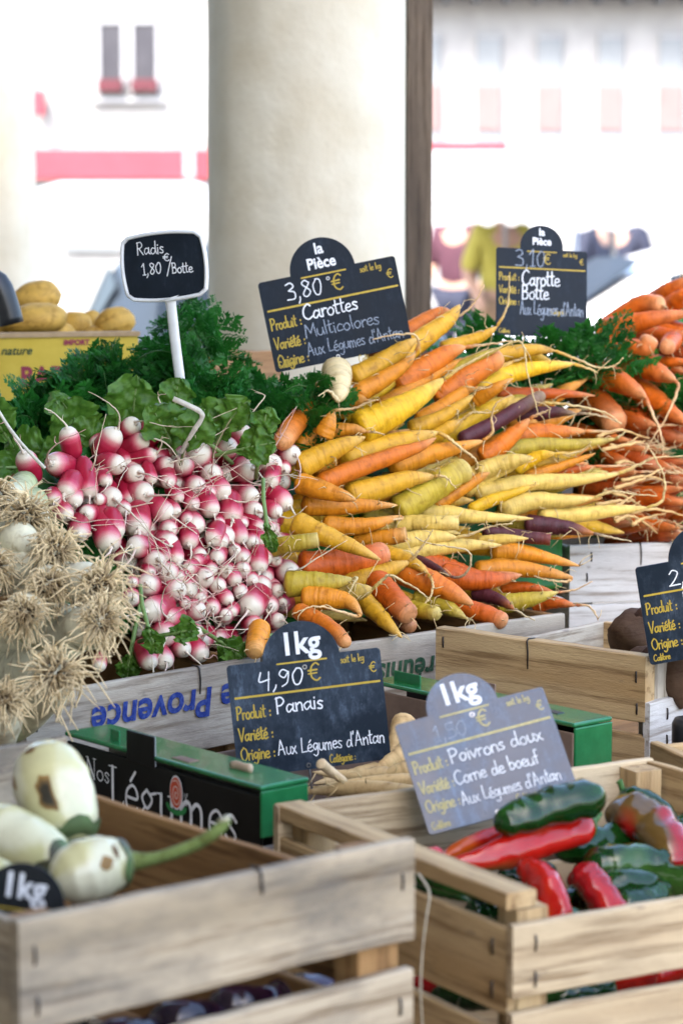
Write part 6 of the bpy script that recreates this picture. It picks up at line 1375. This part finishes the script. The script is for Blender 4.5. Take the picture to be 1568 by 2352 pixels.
# yellow potato carton with red lettering, and the wooden crate under the column
def yellow_carton():
    Y = 3.28; a, b = at(-60, 775, Y - .02), at(318, 768, Y + .05); z = a.z; u = (b - a); u.z = 0; L = u.length; u.normalize(); n = Vector((-u.y, u.x, 0)); h = .115
    g = empty('potato_carton', (a.x + L / 2 * u.x, a.y + .1, z - h), 'yellow cardboard carton of potatoes with red lettering at the back left', 'carton')
    mw = Matrix(((u.x, n.x, 0, a.x), (u.y, n.y, 0, a.y), (0, 0, 1, z), (0, 0, 0, 1)))
    my = nmat('yellow_carton', (.60, .40, .025), (.68, .47, .045), 20, .6, .05); mt = nmat('carton_edge', (.42, .27, .13), (.50, .33, .17), 60, .8, .1)
    def part(nm, c, s, m, par=g):
        mb = MB(); box(mb, c, s); o = mb.build(nm, m, smooth=False, mw=mw); attach(o, par); return o
    fp = part('front_panel', (L / 2, .003, -h / 2), (L, .006, h), my); part('top_rim', (L / 2, .012, .002), (L + .004, .03, .006), mt)
    part('back_panel', (L / 2, .25, -h / 2), (L, .006, h), my); part('end_panel', (.003, .126, -h / 2), (.006, .236, h), my); part('end_panel', (L - .003, .126, -h / 2), (.006, .236, h), my)
    part('base', (L / 2, .126, -h), (L - .01, .24, .006), mt)
    part('hand_slot', (L * .66, -.0006, -.030), (.036, .002, .012), M['black_plastic'], fp)
    mb = MB(); typed(mb, 'BABY', 0, 0, .036, 0, .0012, .92); V = [(v[0] + L * .275, -.0012, v[1] - .066) for v in mb.v]; m2 = MB(); m2.add(V, mb.f); o = m2.build('red_lettering', M['red_paint'], smooth=False, mw=mw); attach(o, fp)
    mb = MB(); typed(mb, 'nature', 0, 0, .016, 0, .0003, 1.0, .3); V = [(v[0] + L * .16, -.0012, v[1] - .024) for v in mb.v]; m2 = MB(); m2.add(V, mb.f); o = m2.build('green_lettering', M['green_print'], smooth=False, mw=mw); attach(o, fp)
    mb = MB(); typed(mb, 'IMPORT', 0, 0, .010, 0, .0005, 1.0); V = [(v[0] + L * .54, -.0012, v[1] - .012) for v in mb.v]; m2 = MB(); m2.add(V, mb.f); o = m2.build('small_lettering', M['red_paint'], smooth=False, mw=mw); attach(o, fp)
    # stack it stands on
    g2 = empty('wooden_crate', (a.x + L / 2, Y + .14, TABLE_Z), 'plain wooden crate carrying the yellow potato carton', 'crate')
    mb = MB()
    for k in range(3):
        zz = TABLE_Z + .02 + k * (z - h - TABLE_Z - .02) / 3; hh = (z - h - TABLE_Z - .02) / 3 - .012
        p0, p1 = Vector((a.x, a.y + .01)), Vector((b.x, b.y + .01)); q = Vector((n.x, n.y)) * .24
        board(g2, p0, p1, zz + hh, hh, .008, M['wood_brown']); board(g2, p1 + q, p0 + q, zz + hh, hh, .008, M['wood_brown'])
        board(g2, p1 + q * .04, p1 + q * .96, zz + hh, hh, .008, M['wood_brown'], 'side_board'); board(g2, p0 + q * .96, p0 + q * .04, zz + hh, hh, .008, M['wood_brown'], 'side_board')
    for p in (p0 + q * .1 + Vector((.03, 0)), p1 + q * .1 - Vector((.03, 0)), p0 + q * .9 + Vector((.03, 0)), p1 + q * .9 - Vector((.03, 0))): post(g2, p, TABLE_Z + .003, z - h - .004, .024, M['wood_brown'], math.atan2(u.y, u.x))
yellow_carton()
a, b = V2(at(495, 812, 3.45)), V2(at(648, 800, 3.55)); c_ = at(495, 812, 3.45)
rt, _ = long_crate(a, b, .25, c_.z, .050, 'orange brown wooden crate at the foot of the cream column', M['wood_orange'], M['wood_orange'], [(.1, .3, 'v')], h2=.06)
for k in range(1, 5):
    z = c_.z - .062 * (k + 1) - .012
    if z - .055 > TABLE_Z: board(rt, a, b, z, .052, .009, M['wood_orange'])
# dark edge of a scale at the far left
mb = MB(); P = [at(-40, 640, 3.1), at(-5, 650, 3.1), at(16, 700, 3.1), at(28, 745, 3.1)]
sweep(mb, cr(P, 10), [.016] * 10, 10); mb2 = mb.build('scale_scoop', M['black_plastic'], loc=P[0]); tag(mb2, 'black curved scoop handle cut by the left edge beside the potatoes', 'scoop')
mb = MB(); c = at(1585, 1690, 2.30); pts = [c + Vector((0, 0, z)) for z in (-.03, -.028, -.002, .012, .017, .018)]; sweep(mb, pts, [.014, .018, .0185, .0185, .016, .004], 28)
tag(mb.build('pot', M['black_plastic'], loc=c), 'small black round pot at the right edge above the peppers', 'pot')

# ---------------------------------------------------------------- peppers
def tube_veg(P, prof, cols, lump, seed, seg=22, n=34, fold=.0):
    B = cr(P, n); rad = []
    mb = MB(); C = []
    for i in range(n):
        t = i / (n - 1); rad.append(max(.0006, float(np.interp(t, [q[0] for q in prof], [q[1] for q in prof])) * (1 + lump * noise.noise(Vector((t * 2.8, seed, 0))))))
        C.append((1, 1, 1))
    sweep(mb, B, rad, seg, C, [i / (n - 1) for i in range(n)], lump * 1.6, seed)
    mb.c = []
    for i in range(n):
        for k in range(seg):
            p = B[i]; a = 2 * math.pi * k / seg; t = i / (n - 1)
            q = noise.noise(Vector((math.cos(a) * .8 + seed, math.sin(a) * .8, t * 2.2)))
            c0, c1, th = cols; f = min(1, max(0, (q - th) * 5 + .5)); mb.c.append(tuple(Vector(c0).lerp(Vector(c1), f)))
            v = Vector(mb.v[i * seg + k]); d = v - p; f2 = 1 + fold * math.sin(a * 3 + seed + t * 2.5); mb.v[i * seg + k] = tuple(p + d * f2)
    return mb, B, rad
GRN = (.004, .030, .004); GR2 = (.009, .05, .006); RED = (.40, .009, .005); RD2 = (.27, .005, .007); ORG = (.46, .07, .006); MIX = (.10, .055, .012)
SH = [(0, .25), (.03, .72), (.10, .95), (.25, 1), (.55, .92), (.8, .62), (.93, .32), (1, .04)]
BL = [(0, .25), (.03, .75), (.12, 1), (.5, 1), (.75, .92), (.9, .72), (.97, .45), (1, .05)]
def pepper(pts, w, cols, label, prof=SH, stem=None, seed=1, lump=.10, cat='pepper', lump_=.09):
    P = [at(*p) for p in pts]; r = w * .5 * P[0].y / F; c0, c1, th = cols
    mb, B, rad = tube_veg(P, [(t, q * r) for t, q in prof], cols, lump_, seed * 1.7, fold=.07)
    o = mb.build('pepper', M['pepper'], loc=P[0]); tag(o, label, cat, 'peppers in the pale crate')
    if stem:
        S = [at(*p) for p in stem]; k = MB(); d = (B[0] - B[2]).normalized()
        sweep(k, cr([B[0] - d * .004] + S, 12), [r * .5, r * .32, r * .2] + [r * .17] * 7 + [r * .22, r * .2], 10, [(.05, .13, .03)] * 12, None, .08, seed); q = k.build('stalk', M['stalk'], loc=P[0]); attach(q, o)
        k = MB(); cc = cr(P, 40)[:5]; sweep(k, [cc[0] - (cc[1] - cc[0]) * .6] + cc[:3], [r * .2, r * .62, r * .80, r * .86], 14, [(.03, .10, .018)] * 4); q = k.build('calyx', M['stalk'], loc=P[0]); attach(q, o)
def peppers():
    pepper([(1375, 1835, 1.86), (1330, 1838, 1.85), (1250, 1858, 1.84), (1190, 1880, 1.83), (1135, 1895, 1.82)], 92, (GRN, GR2, .1), 'large glossy green pepper leaning on the foot of the blue slate', BL, None, 2)
    pepper([(1352, 1893, 1.88), (1290, 1913, 1.86), (1200, 1943, 1.835), (1110, 1973, 1.82), (1020, 1985, 1.81)], 88, (RED, MIX, .34), 'long red pepper with a green streak lying across the crate', SH, [(1368, 1882, 1.88), (1374, 1868, 1.885)], 3)
    pepper([(1240, 1898, 1.90), (1150, 1923, 1.88), (1070, 1948, 1.86), (1010, 1975, 1.84)], 66, (ORG, RED, .1), 'orange red pepper just behind the long red one', SH, None, 4)
    pepper([(1548, 2008, 1.86), (1540, 1960, 1.87), (1500, 1910, 1.90), (1450, 1875, 1.92), (1408, 1862, 1.94)], 118, (MIX, RD2, .1), 'brownish green pepper turning red with its stalk end towards the viewer', BL, [(1558, 2012, 1.855), (1568, 2010, 1.85)], 5)
    pepper([(1428, 1842, 1.99), (1470, 1850, 1.98), (1525, 1880, 1.97), (1560, 1930, 1.95)], 84, (GRN, GR2, .1), 'green pepper at the back with an upright stalk', SH, [(1430, 1822, 1.99), (1424, 1800, 1.99), (1420, 1793, 1.99)], 6)
    pepper([(1500, 1920, 1.93), (1420, 1930, 1.91), (1350, 1945, 1.89), (1275, 1955, 1.87)], 82, (GRN, GR2, .2), 'dark green pepper right behind the tip of the long red one', BL, None, 7)
    pepper([(1580, 2010, 1.87), (1500, 2000, 1.86), (1420, 1990, 1.85), (1335, 1990, 1.84)], 118, (GRN, (.03, .08, .012), .1), 'broad dark green pepper in the middle of the crate', BL, None, 8)
    pepper([(1420, 2130, 1.785), (1385, 2070, 1.795), (1350, 2020, 1.81), (1328, 1990, 1.82)], 82, (RD2, RED, .0), 'deep red pepper pointing down at the front board', BL, None, 9)
    pepper([(1285, 2130, 1.75), (1270, 2070, 1.765), (1240, 2015, 1.785), (1190, 1988, 1.80)], 78, (RED, ORG, .25), 'orange red pepper bent over beside the corner post', BL, None, 10)
    pepper([(1600, 1880, 1.97), (1570, 1900, 1.95), (1540, 1940, 1.93)], 60, (GRN, GR2, .1), 'green pepper cut by the right edge', BL, None, 11)
    pepper([(1520, 2080, 1.84), (1480, 2045, 1.83), (1420, 2035, 1.82), (1370, 2055, 1.81)], 90, (GRN, GR2, .1), 'dark green pepper low behind the front board', BL, None, 12)
    pepper([(1010, 1960, 1.80), (980, 1968, 1.79), (950, 1975, 1.78)], 40, (RED, RD2, 0), 'small red pepper tip behind the left rail', BL, None, 13)
    pepper([(945, 2008, 1.76), (1000, 2025, 1.745), (1060, 2045, 1.73), (1112, 2060, 1.71)], 34, ((.02, .11, .012), GR2, .1), 'thin green chilli seen through the gap under the left rail', SH, None, 14)
    pepper([(950, 2030, 1.77), (1010, 2048, 1.755), (1080, 2070, 1.735)], 30, ((.03, .12, .014), GR2, .1), 'second thin green chilli in the gap below the first', SH, None, 15)
    rr = random.Random(2)
    low = [(1000, 2255, 'red'), (1060, 2275, 'green'), (1340, 2285, 'green'), (1430, 2255, 'red'), (1500, 2240, 'red'), (1290, 2295, 'green'), (1560, 2225, 'red'), (1120, 2290, 'green')]
    for i, (x, y, cn) in enumerate(low):
        d = .06 if x < 1150 else .055; Yb = float(np.interp(x, [950, 1180, 1568], [1.80, 1.66, 1.82])) + d
        pepper([(x + 70, y - 16, Yb), (x, y + rr.uniform(-6, 6), Yb - .01), (x - 70, y + 16, Yb)], 62, ((RED, RD2, 0) if cn == 'red' else (GRN, GR2, .1)), '%s pepper low in the crate, glimpsed through the slats' % cn, BL, None, 20 + i)
    for i in range(16):                               # the layer that carries the ones on top
        q = R_FL.lerp(R_FR, rr.uniform(.18, .85)).lerp(R_BL.lerp(R_BR, rr.uniform(.18, .85)), rr.uniform(.15, .85)); z = zR - rr.uniform(.055, .10); px, py = proj((q.x, q.y, z))
        pepper([(px + 60, py - 15, q.y + .02), (px, py, q.y), (px - 60, py + 12, q.y - .015)], 80, rr.choice([(GRN, GR2, .1), (RED, RD2, .0), (GRN, GR2, .1)]), 'pepper in the lower layer of the pale crate', BL, None, 40 + i)
peppers()

# ---------------------------------------------------------------- aubergines
def eggplant(pts, w, label, white=True, stem=None, calyx=True, seed=1, prof=None, scars=()):
    P = [at(*p) for p in pts]; r = w * .5 * P[0].y / F
    prof = prof or [(0, .42), (.06, .62), (.2, .78), (.45, .95), (.68, 1.0), (.84, .86), (.94, .55), (1, .05)]
    cols = ((.58, .52, .26), (.70, .65, .44), -.05) if white else ((.014, .006, .018), (.03, .008, .03), .1)
    mb, B, rad = tube_veg(P, [(t, q * r) for t, q in prof], cols, .018, seed * 2.3, 26, 36)
    if white: mb.c = [tuple(Vector(c).lerp(Vector((.42, .44, .17)), .75 * max(0, 1 - (j // 26) / 26) ** 1.5 * (.6 + .4 * noise.noise(Vector((j % 26 * .5, j // 26 * .1, seed)))))) for j, c in enumerate(mb.c)]
    nm = 'aubergine'; o = mb.build(nm, M['eggplant_white'] if white else M['eggplant_dark'], loc=P[0])
    tag(o, label, 'aubergine', 'white aubergines' if white else 'purple aubergines')
    seg = 26
    for (i0, k0, di, dk, colr) in scars:              # brown bruises with a shape of their own, standing a hair proud
        k = MB(); V = []; Cs = []; m = 14
        def g(fi, fk):
            fi = min(max(fi, 0), 34.9); ii = int(fi); tt = fi - ii; kk = int(math.floor(fk)); ff = fk - kk; q_ = lambda i, q: Vector(mb.v[i * seg + q % seg])
            v = q_(ii, kk).lerp(q_(ii, kk + 1), ff).lerp(q_(ii + 1, kk).lerp(q_(ii + 1, kk + 1), ff), tt); return v + (v - B[ii]).normalized() * .0007
        for fr in (1.0, .75, .5, .25):
            for a in range(m):
                an = 2 * math.pi * a / m; rj = 1 + .5 * noise.noise(Vector((math.cos(an) * 2 + seed, math.sin(an) * 2, i0))) + .5 * noise.noise(Vector((math.cos(an) * 5 + seed, math.sin(an) * 5, i0)))
                V.append(g(i0 + di * math.cos(an) * rj * fr, k0 + dk * math.sin(an) * rj * fr)); Cs.append(tuple(Vector((.30, .17, .05)).lerp(Vector(colr), min(1, (1 - fr) * 2.2))))
        V.append(g(i0, k0)); Cs.append(colr); Fb = [(j * m + a, j * m + (a + 1) % m, (j + 1) * m + (a + 1) % m, (j + 1) * m + a) for j in range(3) for a in range(m)] + [(3 * m + a, 3 * m + (a + 1) % m, 4 * m) for a in range(m)]
        k.add(V, Fb, Cs); s = k.build('bruise', M['stalk'], loc=P[0]); attach(s, o)
    if calyx:
        k = MB(); d = (B[0] - B[4]).normalized(); sd = d.orthogonal().normalized(); s2 = d.cross(sd); V = [B[0] + d * r * .12]; Fc = []; m = 20; rows = 5
        for j in range(1, rows + 1):
            for a in range(m):
                an = 2 * math.pi * a / m; t = j / rows * (.55 + .45 * abs(math.cos(an * 2.5))) * .22; idx = t * 35; i0 = int(idx); rd = float(np.interp(idx, range(36), rad)) * 1.05 + .0008; ctr = B[i0].lerp(B[min(i0 + 1, 35)], idx - i0)
                V.append(ctr + (sd * math.cos(an) + s2 * math.sin(an)) * rd)
        for a in range(m): Fc.append((0, 1 + a, 1 + (a + 1) % m))
        for j in range(rows - 1):
            for a in range(m): Fc.append((1 + j * m + a, 1 + (j + 1) * m + a, 1 + (j + 1) * m + (a + 1) % m, 1 + j * m + (a + 1) % m))
        cl = [tuple(Vector((.10, .17, .06)).lerp(Vector((.05, .045, .02)), max(0, min(1, .5 + noise.noise(Vector((v.x * 60, v.y * 60, v.z * 60)))))) ) for v in V]
        k.add(V, Fc, cl if white else [(.05, .09, .03)] * len(V)); q = k.build('calyx', M['stalk'], loc=P[0]); attach(q, o)
        if stem:
            S = [at(*p) for p in stem]; k = MB(); sweep(k, cr([B[0]] + S, 14), [r * .34, r * .27, r * .22] + [r * .19] * 8 + [r * .2, r * .23, r * .2], 12, [(.20, .27, .08)] * 12 + [(.4, .38, .25)] * 2, None, .1, seed); q = k.build('stalk', M['stalk'], loc=P[0]); attach(q, o)
M['eggplant_dark'] = attr_skin('purple_aubergine_skin', .12, 4, (.02, .01, .02), .6, bst=.03, spots=0)
def aubergines():
    eggplant([(168, 1938, 1.70), (150, 1880, 1.71), (120, 1800, 1.725), (98, 1712, 1.75)], 188, 'white aubergine standing upright in the corner with a dark scar', scars=[(17, 16.5, 5.0, 1.0, (.03, .025, .015)), (29, 16.0, 1.0, .8, (.12, .07, .03)), (24, 13, 1.6, .35, (.2, .11, .04))], seed=2)
    eggplant([(150, 2005, 1.635), (90, 1960, 1.645), (10, 1925, 1.66), (-80, 1890, 1.67)], 165, 'pale yellow aubergine lying on its side at the left edge', seed=3)
    eggplant([(300, 1978, 1.585), (255, 1985, 1.58), (195, 2000, 1.57), (115, 2030, 1.56)], 150, 'white aubergine with a long bent green stalk and brown blotches', stem=[(355, 1972, 1.58), (430, 1948, 1.575), (490, 1915, 1.57), (514, 1890, 1.57), (512, 1878, 1.57)], scars=[(13, 16, 2.2, 1.2, (.10, .055, .02)), (19, 14.5, 2.6, 1.0, (.22, .12, .03))], seed=4)
    eggplant([(40, 2050, 1.535), (10, 2030, 1.54), (-40, 2010, 1.55), (-80, 2000, 1.555)], 110, 'very white aubergine end beside the black 1kg card', calyx=False, seed=5)
    rr = random.Random(4)
    low = [(300, 2392, 1.56, 'purple aubergine showing a lilac shine through the lower gap, left'), (430, 2352, 1.58, 'purple aubergine in the middle of the lower gap'), (565, 2318, 1.61, 'purple aubergine right of the middle in the lower gap'), (700, 2290, 1.64, 'purple aubergine furthest right behind the lower gap'), (150, 2425, 1.53, 'purple aubergine at the left end of the lower gap')]
    for i, (x, y, Y, lb) in enumerate(low):
        eggplant([(x + 75, y - 20, Y + .03), (x + 25, y, Y + .015), (x - 35, y + 10, Y + .01), (x - 85, y + 22, Y + .015)], 132, lb, False, None, False, 10 + i)
    for i in range(10):
        q = F_FL.lerp(F_FR, rr.uniform(.2, .8)).lerp(F_BL.lerp(F_BR, rr.uniform(.2, .8)), rr.uniform(.25, .9)); z = zF - rr.uniform(.11, .14); px, py = proj((q.x, q.y, z))
        eggplant([(px + 90, py - 20, q.y + .03), (px, py, q.y), (px - 90, py + 10, q.y - .01)], 130, 'purple aubergine in the lower layer of the grey crate', False, None, False, 30 + i)
aubergines()
# string hanging between the two front crates
mb = MB(); P = [at(960, 2005, 1.66), at(985, 2050, 1.655), at(978, 2110, 1.65), at(968, 2200, 1.65), at(966, 2300, 1.65), at(975, 2420, 1.66)]
sweep(mb, cr(P, 40), [.0008] * 40, 6, [(.42, .37, .28)] * 40); tag(mb.build('string', M['root'], loc=P[0]), 'pale string hanging in the gap between the two front crates', 'string')
